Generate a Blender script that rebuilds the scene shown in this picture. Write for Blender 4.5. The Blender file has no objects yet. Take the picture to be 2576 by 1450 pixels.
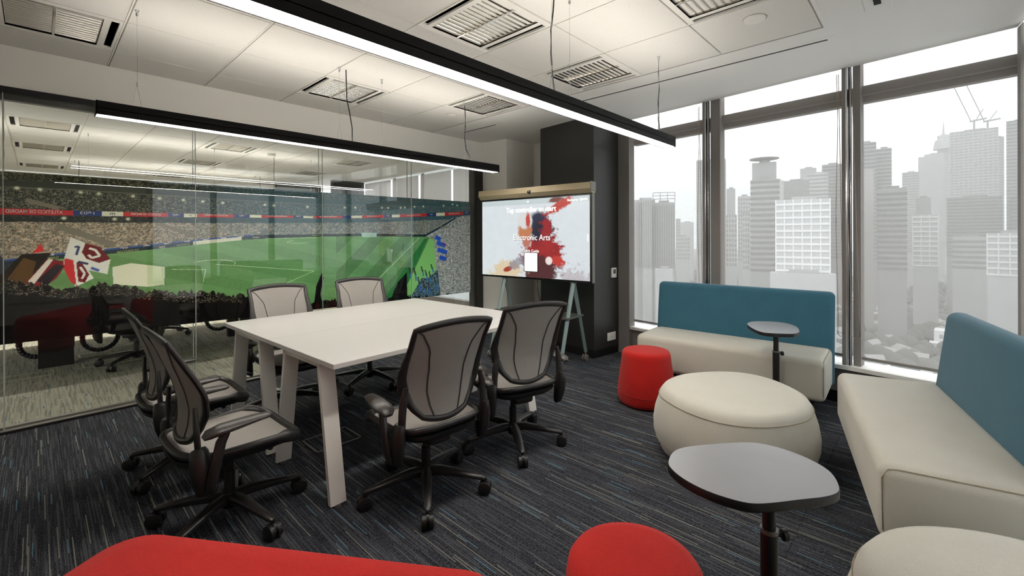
import bpy, bmesh, math, random
import numpy as np
from math import sin, cos, pi, radians as R
from mathutils import Matrix, Vector
random.seed(7); rng = np.random.default_rng(7)
S = bpy.context.scene
COL = S.collection

# ------------------------------------------------------------------ camera
cam_d = bpy.data.cameras.new('camera'); cam = bpy.data.objects.new('camera', cam_d); COL.objects.link(cam)
RT = Vector((0.6806146, -0.7326342, -0.0033005)); DN = Vector((-0.0029570, 0.0017579, -0.9999941)); FW = Vector((0.7326356, 0.6806204, -0.00097))
cam.matrix_world = Matrix(((RT.x, -DN.x, -FW.x, 0), (RT.y, -DN.y, -FW.y, 0), (RT.z, -DN.z, -FW.z, 1.33), (0, 0, 0, 1)))
cam_d.sensor_width = 36; cam_d.lens = 1121.626 / 2576 * 36
cam_d.shift_x = -9.916 / 2576; cam_d.shift_y = -129.132 / 2576
cam_d.clip_start = 0.05; cam_d.clip_end = 5000
S.camera = cam
# ------------------------------------------------------------------ world, exposure
W = bpy.data.worlds.new('overcast_sky'); S.world = W; W.use_nodes = True
bg = W.node_tree.nodes['Background']; bg.inputs[0].default_value = (0.95, 0.975, 1.0, 1); bg.inputs[1].default_value = 1.35
S.view_settings.view_transform = 'Standard'; S.view_settings.look = 'None'; S.view_settings.exposure = 1.3; S.view_settings.gamma = 1
S.view_settings.use_curve_mapping = False
cy = S.cycles
cy.max_bounces = 8; cy.diffuse_bounces = 4; cy.glossy_bounces = 4; cy.transmission_bounces = 4; cy.transparent_max_bounces = 24
cy.use_denoising = True; cy.caustics_reflective = True; cy.caustics_refractive = False; cy.sample_clamp_indirect = 6
cy.use_adaptive_sampling = True; cy.adaptive_threshold = 0.03
LAMP_DOWN, ADDED_UP, TUBE, OTHER = 16.5, 8.5, 75.0, 90.0
ZC = 2.641

# ------------------------------------------------------------------ colour and materials
def lin(c):
    c = c / 255.0
    return c / 12.92 if c <= 0.04045 else ((c + 0.055) / 1.055) ** 2.4
def rgb(r, g=None, b=None):
    if g is None: g = b = r
    return (lin(r), lin(g), lin(b), 1)
class NT:
    def __init__(s, m):
        s.m = m; s.t = m.node_tree; s.n = s.t.nodes; s.bsdf = s.n['Principled BSDF']
    def node(s, typ, **kw):
        nd = s.n.new(typ)
        for k, v in kw.items():
            if hasattr(nd, k): setattr(nd, k, v)
        return nd
    def link(s, a, b): s.t.links.new(a, b)
    def math(s, op, a, b=None, c=None):
        nd = s.n.new('ShaderNodeMath'); nd.operation = op
        for i, v in enumerate((a, b, c)):
            if v is None: continue
            if isinstance(v, (int, float)): nd.inputs[i].default_value = v
            else: s.link(v, nd.inputs[i])
        return nd.outputs[0]
    def mix(s, f, a, b):
        nd = s.n.new('ShaderNodeMix'); nd.data_type = 'RGBA'
        for i, v in ((0, f), (6, a), (7, b)):
            if isinstance(v, (int, float)): nd.inputs[i].default_value = v
            elif isinstance(v, tuple): nd.inputs[i].default_value = v
            else: s.link(v, nd.inputs[i])
        return nd.outputs[2]
    def noise(s, vec, scale, detail=2.0, rough=0.5):
        nd = s.n.new('ShaderNodeTexNoise'); nd.inputs['Scale'].default_value = scale; nd.inputs['Detail'].default_value = detail; nd.inputs['Roughness'].default_value = rough
        if vec is not None: s.link(vec, nd.inputs['Vector'])
        return nd.outputs[0]
    def pos(s, kind='Object'):
        return s.n.new('ShaderNodeTexCoord').outputs[kind]
    def world(s): return s.n.new('ShaderNodeNewGeometry').outputs['Position']
    def scale(s, v, sc):
        nd = s.n.new('ShaderNodeVectorMath'); nd.operation = 'MULTIPLY'; s.link(v, nd.inputs[0]); nd.inputs[1].default_value = sc; return nd.outputs[0]
    def bump(s, h, strength, dist=0.002):
        nd = s.n.new('ShaderNodeBump'); nd.inputs['Strength'].default_value = strength; nd.inputs['Distance'].default_value = dist
        s.link(h, nd.inputs['Height']); s.link(nd.outputs[0], s.bsdf.inputs['Normal'])
def mat(name, col, rough=0.5, metal=0.0, spec=0.5, var=0.04, vscale=40, bump=0.0, bscale=200, coat=0.0, sheen=0.0, emit=None, estr=0.0):
    m = bpy.data.materials.new(name); m.use_nodes = True; t = NT(m); b = t.bsdf
    b.inputs['Roughness'].default_value = rough; b.inputs['Metallic'].default_value = metal
    b.inputs['Specular IOR Level'].default_value = spec; b.inputs['Coat Weight'].default_value = coat
    if sheen: b.inputs['Sheen Weight'].default_value = sheen; b.inputs['Sheen Roughness'].default_value = 0.4
    p = t.pos()
    if var:
        n = t.noise(p, vscale, 3)
        a = tuple(c * (1 - var) for c in col[:3]) + (1,); c2 = tuple(min(1, c * (1 + var)) for c in col[:3]) + (1,)
        t.link(t.mix(n, a, c2), b.inputs['Base Color'])
    else: b.inputs['Base Color'].default_value = col
    if bump: t.bump(t.noise(p, bscale, 2), bump)
    if emit: b.inputs['Emission Color'].default_value = emit; b.inputs['Emission Strength'].default_value = estr
    return m
MT = {}
MT['white_wall'] = mat('painted_plaster', rgb(238, 235, 228), 0.7, var=0.02, vscale=3, bump=0.05, bscale=60)
MT['gypsum'] = mat('gypsum_board', rgb(228, 226, 222), 0.75, var=0.015, vscale=2)
MT['trim_white'] = mat('white_trim', rgb(225, 222, 215), 0.5, var=0.01)
MT['black'] = mat('black_anodised', rgb(16, 16, 16), 0.5, var=0.08)
MT['lamp_black'] = mat('black_lamp_profile', rgb(10, 10, 10), 0.6, spec=0.25, var=0.05)
MT['olive'] = mat('dark_frame', rgb(38, 38, 32), 0.4, var=0.06)
MT['frame_grey'] = mat('grey_frame', rgb(120, 116, 110), 0.4, metal=0.3, var=0.03)
MT['mull_grey'] = mat('mullion_grey', rgb(128, 123, 119), 0.7, spec=0.3, var=0.02)
MT['mull_dark'] = mat('mullion_gasket', rgb(30, 34, 42), 0.5, var=0.05)
MT['steel'] = mat('bright_aluminium', rgb(205, 207, 210), 0.22, metal=1.0, var=0.02)
MT['charcoal'] = mat('charcoal_laminate', rgb(46, 45, 44), 0.42, var=0.05, vscale=8)
MT['skirt'] = mat('black_skirting', rgb(12, 12, 12), 0.5, var=0.05)
MT['table_white'] = mat('white_laminate', rgb(186, 184, 181), 0.38, var=0.008)
MT['edge_white'] = mat('white_edge_band', rgb(192, 186, 180), 0.5, var=0.01)
MT['leg_white'] = mat('white_powder_coat', rgb(216, 213, 206), 0.42, var=0.015)
MT['plastic'] = mat('dark_grey_nylon', rgb(35, 33, 32), 0.38, var=0.06, bump=0.06, bscale=500)
MT['pad'] = mat('armrest_rubber', rgb(56, 52, 49), 0.36, var=0.05, bump=0.05, bscale=600)
MT['caster'] = mat('caster_black', rgb(22, 22, 22), 0.45, var=0.06)
MT['tv_black'] = mat('tv_bezel', rgb(14, 14, 14), 0.25, var=0.03)
MT['bronze'] = mat('bronze_speaker_mesh', rgb(172, 158, 130), 0.5, metal=0.35, var=0.2, vscale=900)
MT['stand'] = mat('grey_green_steel', rgb(128, 146, 146), 0.45, metal=0.2, var=0.03)
MT['shelf'] = mat('shelf_dark', rgb(70, 74, 70), 0.5, var=0.04)
MT['plate_white'] = mat('white_plastic', rgb(225, 222, 215), 0.35, var=0.01)
MT['lcd'] = mat('lcd_grey', rgb(95, 100, 95), 0.2, var=0.1, vscale=400)
MT['refl'] = mat('louvre_aluminium', rgb(225, 222, 215), 0.16, metal=1.0, var=0.03)
MT['slot'] = mat('slot_black', rgb(8, 8, 8), 0.7, var=0.05)
MT['top_grey'] = mat('grey_laminate_top', rgb(138, 137, 140), 0.3, var=0.10, vscale=7)
MT['top_black'] = mat('black_edge', rgb(18, 17, 17), 0.4, var=0.04)
MT['seam'] = mat('seam_thread', rgb(158, 146, 122), 0.8, var=0.05)
MT['seam_dark'] = mat('dark_seam', rgb(40, 38, 37), 0.7, var=0.05)
MT['seam_red'] = mat('red_seam', rgb(150, 22, 18), 0.8, var=0.05)
MT['cord'] = mat('black_cord', rgb(14, 14, 14), 0.5, var=0.05)
MT['chain'] = mat('bead_chain', rgb(150, 130, 112), 0.4, var=0.1)
MT['desk_dark'] = mat('dark_desk_board', rgb(20, 16, 15), 0.4, var=0.05)
def emis(name, col, st):
    m = bpy.data.materials.new(name); m.use_nodes = True; t = NT(m); b = t.bsdf
    b.inputs['Base Color'].default_value = (0.8, 0.8, 0.8, 1); b.inputs['Emission Color'].default_value = col; b.inputs['Emission Strength'].default_value = st
    return m
WARM = (1.0, 0.94, 0.86, 1)
MT['lamp_down'] = emis('lamp_diffuser', WARM, LAMP_DOWN)
MT['lamp_up'] = emis('lamp_uplight', WARM, ADDED_UP)  # upward glow added to the pendants to brighten the ceiling
MT['lamp_down_far'] = emis('far_lamp_diffuser', WARM, 45.0); MT['lamp_up_far'] = emis('far_added_upglow', WARM, 9.0)
MT['tube'] = emis('fluorescent_tube', (1, 0.92, 0.82, 1), TUBE)
MT['tube_bright'] = emis('lit_fluorescent_tube', (1, 0.94, 0.86, 1), 140.0)
MT['tube_unseen'] = emis('unseen_row_tube', (1, 0.94, 0.86, 1), 260.0)  # strong tubes for the unseen added row beside the partition
MT['tube_other'] = emis('ceiling_light_tube', (1, 0.94, 0.86, 1), OTHER)
def fabric(name, c1, c2, sc=900, rough=0.9, bump=0.35, sheen=0.25, weave=None):
    m = bpy.data.materials.new(name); m.use_nodes = True; t = NT(m); b = t.bsdf
    b.inputs['Roughness'].default_value = rough; b.inputs['Specular IOR Level'].default_value = 0.15
    b.inputs['Sheen Weight'].default_value = sheen; b.inputs['Sheen Roughness'].default_value = 0.5
    p = t.pos(); n1 = t.noise(p, sc, 2); n2 = t.noise(p, 6, 2)
    f = t.math('MULTIPLY_ADD', n1, 2.4, -0.75); f = t.math('ADD', f, t.math('MULTIPLY_ADD', n2, 0.3, -0.15)); 
    nd = t.node('ShaderNodeClamp'); t.link(f, nd.inputs[0])
    t.link(t.mix(nd.outputs[0], c1, c2), b.inputs['Base Color'])
    h = n1
    if weave:
        w = t.node('ShaderNodeTexWave'); w.inputs['Scale'].default_value = weave; w.inputs['Distortion'].default_value = 2; t.link(p, w.inputs['Vector'])
        w2 = t.node('ShaderNodeTexWave'); w2.bands_direction = 'Y'; w2.inputs['Scale'].default_value = weave; w2.inputs['Distortion'].default_value = 2; t.link(p, w2.inputs['Vector'])
        h = t.math('MULTIPLY', w.outputs[1], w2.outputs[1])
    t.bump(h, bump, 0.0015)
    return m
MT['beige'] = fabric('beige_wool', rgb(176, 171, 157), rgb(208, 204, 194), 700)
MT['teal'] = fabric('teal_wool', rgb(44, 84, 100), rgb(66, 116, 136), 800)
MT['red'] = fabric('red_weave', rgb(158, 22, 20), rgb(198, 40, 32), 500, bump=0.6, weave=90, sheen=0.1)
MT['mesh'] = fabric('grey_chair_mesh', rgb(136, 131, 126), rgb(160, 155, 150), 1200, rough=0.6, bump=0.3, weave=180, sheen=0.1)

def carpet(name, base1, base2, line, acc1, acc2, thr, thr2, nx=170.0, ny=2.6):
    m = bpy.data.materials.new(name); m.use_nodes = True; t = NT(m); b = t.bsdf
    b.inputs['Roughness'].default_value = 0.95; b.inputs['Specular IOR Level'].default_value = 0.1
    p = t.world(); sp = t.node('ShaderNodeSeparateXYZ'); t.link(p, sp.inputs[0]); X, Y = sp.outputs[0], sp.outputs[1]
    def wn(a, c, seed):
        cb = t.node('ShaderNodeCombineXYZ'); t.link(a, cb.inputs[0])
        if c is not None: t.link(c, cb.inputs[1])
        cb.inputs[2].default_value = seed
        w = t.node('ShaderNodeTexWhiteNoise'); w.noise_dimensions = '3D'; t.link(cb.outputs[0], w.inputs['Vector']); return w.outputs['Value']
    col = None
    cx = t.math('FLOOR', t.math('MULTIPLY', X, nx))
    def seg(k, seed):
        off = wn(cx, None, seed)
        return wn(cx, t.math('FLOOR', t.math('ADD', t.math('MULTIPLY', Y, k), t.math('MULTIPLY', off, 9.0))), seed + .5)
    a = seg(ny, 1.0); bb = seg(ny * 2.3, 3.0)
    fine = t.noise(t.scale(p, (420.0, 90.0, 1.0)), 1.0, 2)
    tuft = t.noise(p, 600, 1)
    ground = t.mix(t.math('GREATER_THAN', seg(7, 5.0), 0.5), base1, base2)
    ground = t.mix(t.math('MULTIPLY', t.math('GREATER_THAN', fine, 0.56), 0.55), ground, line)
    big = t.noise(t.scale(p, (3.0, 1.2, 1.0)), 1.0, 1)
    ground = t.mix(t.math('MULTIPLY', t.math('GREATER_THAN', seg(4.5, 7.0), 0.74), 0.45), ground, line)
    l1 = t.math('GREATER_THAN', a, thr); l2 = t.math('GREATER_THAN', bb, thr2)
    g = t.mix(l1, ground, acc1); g = t.mix(l2, g, acc2)
    g2 = t.mix(t.math('MULTIPLY', tuft, 0.6), g, (0.005, 0.006, 0.008, 1))
    t.link(g2, b.inputs['Base Color'])
    t.bump(t.math('ADD', fine, tuft), 0.5, 0.003)
    return m
MT['carpet'] = carpet('dark_striped_carpet', rgb(40, 41, 47), rgb(56, 58, 66), rgb(112, 114, 118), rgb(146, 145, 134), rgb(100, 142, 162), 0.962, 0.989, 250.0, 3.4)
MT['carpet2'] = carpet('light_woven_carpet', rgb(186, 181, 164), rgb(200, 195, 178), rgb(118, 116, 106), rgb(150, 146, 134), rgb(104, 140, 160), 0.93, 0.992, 120.0, 6.0)

def glass(name, tint, refl=1.0, ior=1.5):
    m = bpy.data.materials.new(name); m.use_nodes = True; n = m.node_tree.nodes; L = m.node_tree.links
    n.remove(n['Principled BSDF']); out = n['Material Output']
    tr = n.new('ShaderNodeBsdfTransparent'); tr.inputs[0].default_value = tint
    gl = n.new('ShaderNodeBsdfGlossy'); gl.inputs['Roughness'].default_value = 0.0; gl.inputs[0].default_value = (refl, refl, refl, 1)
    fr = n.new('ShaderNodeFresnel'); fr.inputs[0].default_value = ior
    mx = n.new('ShaderNodeMixShader'); geo = n.new('ShaderNodeNewGeometry'); inv = n.new('ShaderNodeMath'); inv.operation = 'SUBTRACT'; inv.inputs[0].default_value = 1.0; L.new(geo.outputs['Backfacing'], inv.inputs[1])
    mu = n.new('ShaderNodeMath'); mu.operation = 'MULTIPLY'; L.new(fr.outputs[0], mu.inputs[0]); L.new(inv.outputs[0], mu.inputs[1])  # surface reflection on the entering face only
    L.new(mu.outputs[0], mx.inputs[0]); L.new(tr.outputs[0], mx.inputs[1]); L.new(gl.outputs[0], mx.inputs[2]); L.new(mx.outputs[0], out.inputs[0])
    return m
MT['glass'] = glass('partition_glass', (0.985, 0.995, 0.99, 1), 1.0, 1.68)
MT['pane'] = glass('window_glass', (0.95, 0.97, 0.965, 1), 0.12, 1.45)
def shade(name, col, opened):
    m = bpy.data.materials.new(name); m.use_nodes = True; n = m.node_tree.nodes; L = m.node_tree.links
    n.remove(n['Principled BSDF']); out = n['Material Output']
    tr = n.new('ShaderNodeBsdfTransparent'); tr.inputs[0].default_value = (1, 1, 1, 1)
    df = n.new('ShaderNodeBsdfDiffuse'); tl = n.new('ShaderNodeBsdfTranslucent')
    tc = n.new('ShaderNodeTexCoord'); mp = n.new('ShaderNodeVectorMath'); mp.operation = 'MULTIPLY'; mp.inputs[1].default_value = (500, 500, 60); L.new(tc.outputs['Object'], mp.inputs[0])
    nz = n.new('ShaderNodeTexNoise'); nz.inputs['Scale'].default_value = 1; L.new(mp.outputs[0], nz.inputs['Vector'])
    mc = n.new('ShaderNodeMix'); mc.data_type = 'RGBA'; L.new(nz.outputs[0], mc.inputs[0]); mc.inputs[6].default_value = tuple(c * .85 for c in col[:3]) + (1,); mc.inputs[7].default_value = col
    L.new(mc.outputs[2], df.inputs[0]); L.new(mc.outputs[2], tl.inputs[0])
    m1 = n.new('ShaderNodeMixShader'); m1.inputs[0].default_value = 0.5; L.new(df.outputs[0], m1.inputs[1]); L.new(tl.outputs[0], m1.inputs[2])
    m2 = n.new('ShaderNodeMixShader'); m2.inputs[0].default_value = opened; L.new(m1.outputs[0], m2.inputs[1]); L.new(tr.outputs[0], m2.inputs[2]); L.new(m2.outputs[0], out.inputs[0])
    return m
MT['shade'] = shade('sheer_roller_shade', rgb(176, 168, 162), 0.71)
MT['blind'] = shade('dense_roller_shade', rgb(176, 166, 160), 0.05)

# ------------------------------------------------------------------ mesh building
class MB:
    def __init__(s): s.v = []; s.f = []
    def add(s, vs, fs):
        o = len(s.v); s.v += [tuple(p) for p in vs]; s.f += [tuple(i + o for i in f) for f in fs]; return s
    def bm(s, b, M=None):
        b.verts.ensure_lookup_table(); b.verts.index_update()
        vs = [(M @ v.co if M else v.co.copy()) for v in b.verts]; fs = [[v.index for v in f.verts] for f in b.faces]; b.free(); return s.add(vs, fs)
    def box(s, c, d, rz=0.0, bev=0.0, seg=1, rx=0.0, ry=0.0):
        b = bmesh.new(); bmesh.ops.create_cube(b, size=1.0, matrix=Matrix.Diagonal((d[0], d[1], d[2], 1)))
        if bev: bmesh.ops.bevel(b, geom=b.edges[:] + b.verts[:], offset=bev, segments=seg, profile=0.5, affect='EDGES')
        return s.bm(b, Matrix.Translation(c) @ Matrix.Rotation(rz, 4, 'Z') @ Matrix.Rotation(rx, 4, 'X') @ Matrix.Rotation(ry, 4, 'Y'))
    def b2(s, x0, x1, y0, y1, z0, z1, bev=0.0, seg=1):
        return s.box(((x0 + x1) / 2, (y0 + y1) / 2, (z0 + z1) / 2), (abs(x1 - x0), abs(y1 - y0), abs(z1 - z0)), bev=bev, seg=seg)
    def prism(s, poly, z0, z1):
        n = len(poly); vs = [(x, y, z0) for x, y in poly] + [(x, y, z1) for x, y in poly]
        a = sum(poly[i][0] * poly[(i + 1) % n][1] - poly[(i + 1) % n][0] * poly[i][1] for i in range(n))
        fs = [tuple(range(n))[::-1], tuple(range(n, 2 * n))] + [(i, (i + 1) % n, n + (i + 1) % n, n + i) for i in range(n)]
        if a < 0: fs = [f[::-1] for f in fs]
        return s.add(vs, fs)
    def sweep(s, path, ra, rb=None, ref=(0, 0, 1), n=10, closed=False, power=1.0):
        P = [Vector(p) for p in path]; m = len(P); rb = rb if rb is not None else ra
        ra = ra if hasattr(ra, '__len__') else [ra] * m; rb = rb if hasattr(rb, '__len__') else [rb] * m
        refs = ref if isinstance(ref, list) else [ref] * m; vs = []
        for i, p in enumerate(P):
            a = P[(i - 1) % m] if (closed or i > 0) else p; c = P[(i + 1) % m] if (closed or i < m - 1) else p
            t = (c - a).normalized(); r = Vector(refs[i]); u = r - t * r.dot(t)
            if u.length < 1e-4: u = Vector((1, 0, 0)) - t * t.x
            u.normalize(); w = t.cross(u)
            for k in range(n):
                a_ = 2 * pi * k / n; cc, ss = cos(a_), sin(a_)
                if power != 1.0: cc = math.copysign(abs(cc) ** power, cc); ss = math.copysign(abs(ss) ** power, ss)
                vs.append(p + u * (rb[i] * cc) + w * (ra[i] * ss))
        fs = []
        for i in range(m if closed else m - 1):
            j = (i + 1) % m
            for k in range(n): l = (k + 1) % n; fs.append((i * n + k, j * n + k, j * n + l, i * n + l))
        if not closed: fs += [tuple(range(n)), tuple(range((m - 1) * n, m * n))[::-1]]
        return s.add(vs, [f[::-1] for f in fs])
    def lathe(s, prof, c=(0, 0, 0), n=24, axis='Z'):
        vs = []; fs = []
        for r, z in prof:
            for k in range(n):
                a = 2 * pi * k / n; p = (r * cos(a), r * sin(a), z)
                if axis == 'X': p = (z, p[0], p[1])
                if axis == 'Y': p = (p[1], z, p[0])
                vs.append((p[0] + c[0], p[1] + c[1], p[2] + c[2]))
        for i in range(len(prof) - 1):
            for k in range(n): l = (k + 1) % n; fs.append((i * n + k, i * n + l, (i + 1) * n + l, (i + 1) * n + k))
        fs += [tuple(range(n))[::-1], tuple(range((len(prof) - 1) * n, len(prof) * n))]
        return s.add(vs, fs)
    def rings(s, rs, cap=True):
        n = len(rs[0]); o = []
        for r in rs: o += list(r)
        fs = []
        for i in range(len(rs) - 1):
            for k in range(n): l = (k + 1) % n; fs.append((i * n + k, i * n + l, (i + 1) * n + l, (i + 1) * n + k))
        if cap: fs += [tuple(range(n))[::-1], tuple(range((len(rs) - 1) * n, len(rs) * n))]
        return s.add(o, fs)
    def grid(s, fn, nu, nv, two=0.0):
        vs = [fn(i / nu, j / nv) for j in range(nv + 1) for i in range(nu + 1)]
        return s.add(vs, [(j * (nu + 1) + i, j * (nu + 1) + i + 1, (j + 1) * (nu + 1) + i + 1, (j + 1) * (nu + 1) + i) for j in range(nv) for i in range(nu)])
    def mesh(s, name, m, smooth=40):
        me = bpy.data.meshes.new(name); me.from_pydata(s.v, [], s.f); me.update()
        if m is not None: me.materials.append(m if not isinstance(m, str) else MT[m])
        if smooth:
            me.polygons.foreach_set('use_smooth', [True] * len(me.polygons)); me.set_sharp_from_angle(angle=R(smooth))
        return me
    def obj(s, name, m, parent=None, smooth=40, loc=None):
        return link(name, s.mesh(name, m, smooth), parent, loc)
def link(name, data, parent=None, loc=None):
    o = bpy.data.objects.new(name, data); COL.objects.link(o)
    if parent is not None: o.parent = parent
    if loc is not None: o.location = loc
    return o
def tag(o, label=None, cat=None, group=None, kind=None):
    if label: o['label'] = label
    if cat: o['category'] = cat
    if group: o['group'] = group
    if kind: o['kind'] = kind
    return o
def empty(name, loc=(0, 0, 0), rz=0.0, label=None, cat=None, group=None):
    o = link(name, None); o.location = loc; o.rotation_euler = (0, 0, rz); o.empty_display_size = 0.1
    return tag(o, label, cat, group)
def copy_tree(o, parent=None):
    c = o.copy(); COL.objects.link(c)
    if parent is not None: c.parent = parent
    for ch in o.children: copy_tree(ch, c)
    return c
def struct(o): return tag(o, kind='structure')
def text(name, s, size, m, parent=None, mirror=False, M=None, spacing=1.0, sx=1.0, bold=0.0):
    cu = bpy.data.curves.new(name, 'FONT'); cu.body = s; cu.size = size; cu.align_x = 'CENTER'; cu.align_y = 'CENTER'; cu.space_character = spacing; cu.offset = bold
    tmp = bpy.data.objects.new(name, cu); COL.objects.link(tmp)
    dg = bpy.context.evaluated_depsgraph_get(); me = bpy.data.meshes.new_from_object(tmp.evaluated_get(dg)); bpy.data.objects.remove(tmp)
    me.transform(Matrix.Diagonal(((-sx if mirror else sx), 1, 1, 1)))
    if M is not None: me.transform(M)
    me.materials.clear(); me.materials.append(MT[m] if isinstance(m, str) else m); me.name = name
    return link(name, me, parent)

# ================================================================== ROOM SHELL
FN = Vector((0.9924, -0.1227, 0)); FD = Vector((-0.1227, -0.9924, 0)); WP = Vector((4.597, 2.465, 0))
def wpt(t, n=0.0, z=0.0): p = WP + FD * t + FN * n; return (p.x, p.y, z)
frot = math.atan2(FD.y, FD.x)
C2 = Vector((4.238, -0.407, 0)); D2 = Vector((-0.9903, -0.139, 0)); N2 = Vector((0.139, -0.9903, 0))
c2rot = math.atan2(D2.y, D2.x)
# floor with carpet tiles
fl = struct(MB().prism([(-1.9, -1.4), (4.4, -.6), (5.0, 2.6), (5.0, 4.6), (-1.9, 4.6)], -0.15, -0.006).obj('floor', 'slot', smooth=0))
cell = MB().b2(-0.2495, 0.2495, -0.4995, 0.4995, -0.006, 0.0, bev=0.0012).mesh('carpet_tile', 'carpet', 0)
for i in range(13):
    for j in range(-2, 6):
        x = -1.65 + .5 * i; y = -.06 + 1.0 * j + (0.5 if i % 2 else 0)
        if y > 4.59 + .5 or y < -1.6: continue
        if y + .5 > 4.59 or x + .25 > 4.9:
            me = MB().b2(-.2495, min(.2495, 4.9 - x), -.4995, min(.4995, 4.588 - y), -.006, 0, bev=0.0012).mesh('carpet_tile', 'carpet', 0) if (4.588 - y > -.45 and 4.9 - x > -.2) else None
            if me is None: continue
        else: me = cell
        link('carpet_tile', me, fl, (x, y, 0))
# ceiling: gypsum border + tile field
ce = struct(MB().prism([(3.372, -0.53), (4.222, -0.407), (4.684, 3.30), (5.0, 3.4), (5.0, 4.65), (3.372, 4.65)], ZC, ZC + .12).obj('ceiling', 'gypsum', smooth=0))
MB().prism([(-1.9, -1.27), (3.372, -0.53), (3.372, 0.49), (-1.9, 0.49)], ZC, ZC + .12).obj('gypsum_border', 'gypsum', ce, 0)
MB().b2(-1.9, 3.372, .49, 4.65, ZC + .012, ZC + .1).obj('ceiling_backing', 'trim_white', ce, 0)
def tile_mat():
    m = mat('mineral_fibre_tile', rgb(216, 213, 207), 0.8, var=0); t = NT(m); p = t.world()
    v = t.node('ShaderNodeTexVoronoi'); v.inputs['Scale'].default_value = 55; v.inputs['Randomness'].default_value = 1; t.link(p, v.inputs['Vector'])
    n = t.noise(p, 90, 3); f = t.math('MULTIPLY', t.math('LESS_THAN', v.outputs['Distance'], 0.09), t.math('GREATER_THAN', n, 0.5))
    t.link(t.mix(f, rgb(216, 213, 207), rgb(120, 114, 104)), t.bsdf.inputs['Base Color']); t.bump(t.noise(p, 260, 2), 0.12)
    return m
MT['tile'] = tile_mat()
GX = [-1.42, -.82, -.22, .376, .993, 1.60, 2.19, 2.774, 3.372]; GY = [.495, 1.10, 1.71, 2.33, 2.956, 3.579, 4.199, 4.64]
FIX = {(2, 5), (5, 2), (7, 2), (5, 5), (7, 4), (6, 0), (4, 0)}
def tile_mesh(w, d): return MB().b2(.008, w - .008, .004, d - .004, 0, .014, bev=.002).mesh('ceiling_tile', 'tile', 0)
for i in range(8):
    for j in range(7):
        if (i, j) in FIX: continue
        link('ceiling_tile', tile_mesh(GX[i + 1] - GX[i], GY[j + 1] - GY[j]), ce, (GX[i], GY[j], ZC))
rb = MB()
for x in GX[1:8]: rb.b2(x - .004, x + .004, .495, 4.64, ZC + .004, ZC + .013)
rb.obj('ceiling_runner', 'trim_white', ce, 0)
tr = MB()
tr.b2(-1.9, 3.40, .470, .488, ZC - .004, ZC + .0005); tr.obj('edge_trim', 'gypsum', ce, 0)
MB().b2(3.374, 3.380, .49, 4.64, ZC - .002, ZC + .001).obj('edge_trim', 'mull_grey', ce, 0)

# left wall above the partition and glass partition
GYL = 4.60
struct(MB().b2(-1.9, 4.30, GYL, GYL + .12, 2.36, ZC).obj('wall_left', 'white_wall', smooth=0))
struct(MB().b2(-1.9, 4.11, GYL - .012, GYL + .05, 2.318, 2.36).obj('trim_1', 'black', smooth=0))
struct(MB().b2(-1.9, 4.11, GYL + .06, GYL + .12, 2.285, 2.36).obj('trim_2', 'olive', smooth=0))
bt = MB().b2(-1.9, 4.11, GYL - .012, GYL + .11, 0, .022, bev=.003); bt.b2(-1.9, 4.11, GYL + .03, GYL + .07, .022, .034)
struct(bt.obj('trim_3', 'frame_grey', smooth=0))
struct(MB().b2(-1.9, 4.11, GYL - .02, GYL - .0125, 0, .016).obj('trim_4', 'black', smooth=0))
po = struct(MB().b2(4.115, 4.265, GYL - .01, GYL + .12, 0, 2.362, bev=.004).obj('trim_5', 'olive', smooth=0))
MB().b2(4.115, 4.14, GYL - .016, GYL - .008, 0, 2.362).obj('post_cover', 'black', po, 0)
JX = [-1.23, -.151, .929, 2.017, 3.096, 4.115]
gp = empty('glass_partition', (0, 0, 0), 0, 'double glazed frameless partition along the left wall, printed with a stadium mural', 'glass partition')
for i in range(5):
    for yy in (GYL + .005, GYL + .095):
        MB().b2(JX[i] + .0015, JX[i + 1] - .0015, yy - .004, yy + .004, .02, 2.33).obj('glass_pane', 'glass', gp, 0)
jm = mat('joint_silicone', rgb(170, 178, 170), 0.3, var=0.02)
for i in range(1, 5):
    for yy in (GYL + .005, GYL + .095):
        MB().b2(JX[i] - .0025, JX[i] + .0025, yy - .005, yy + .005, .02, 2.33).obj('glass_joint', jm, gp, 0)

# right end: pier, recess, dark column
struct(MB().prism([(4.268, 4.75), (4.268, 4.61), (4.299, 4.162), (5.1, 4.132), (5.1, 4.75)], 0, ZC).obj('wall_back', 'white_wall', smooth=0))
struct(MB().prism([(4.829, 4.14), (4.83, 3.3), (5.1, 3.3), (5.1, 4.14)], 0, ZC).obj('wall_recess', 'white_wall', smooth=0))
cp = [(4.112, 2.668), (4.695, 2.604), (4.86, 3.47), (4.198, 3.487)]
struct(MB().prism(cp, .085, ZC).obj('wall_column', 'charcoal', smooth=0))
def off(poly, d):
    c = Vector((sum(p[0] for p in poly) / len(poly), sum(p[1] for p in poly) / len(poly)))
    return [tuple(c + (Vector(p) - c) * (1 + d)) for p in poly]
struct(MB().prism(off(cp, -.006), 0, .0852).obj('baseboard_column', 'skirt', smooth=0))
gf = MB(); gf.box(wpt(-.085, -.02, 1.32), (.17, .10, 2.64), rz=frot)
struct(gf.obj('trim_6', 'mull_grey', smooth=0))
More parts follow.
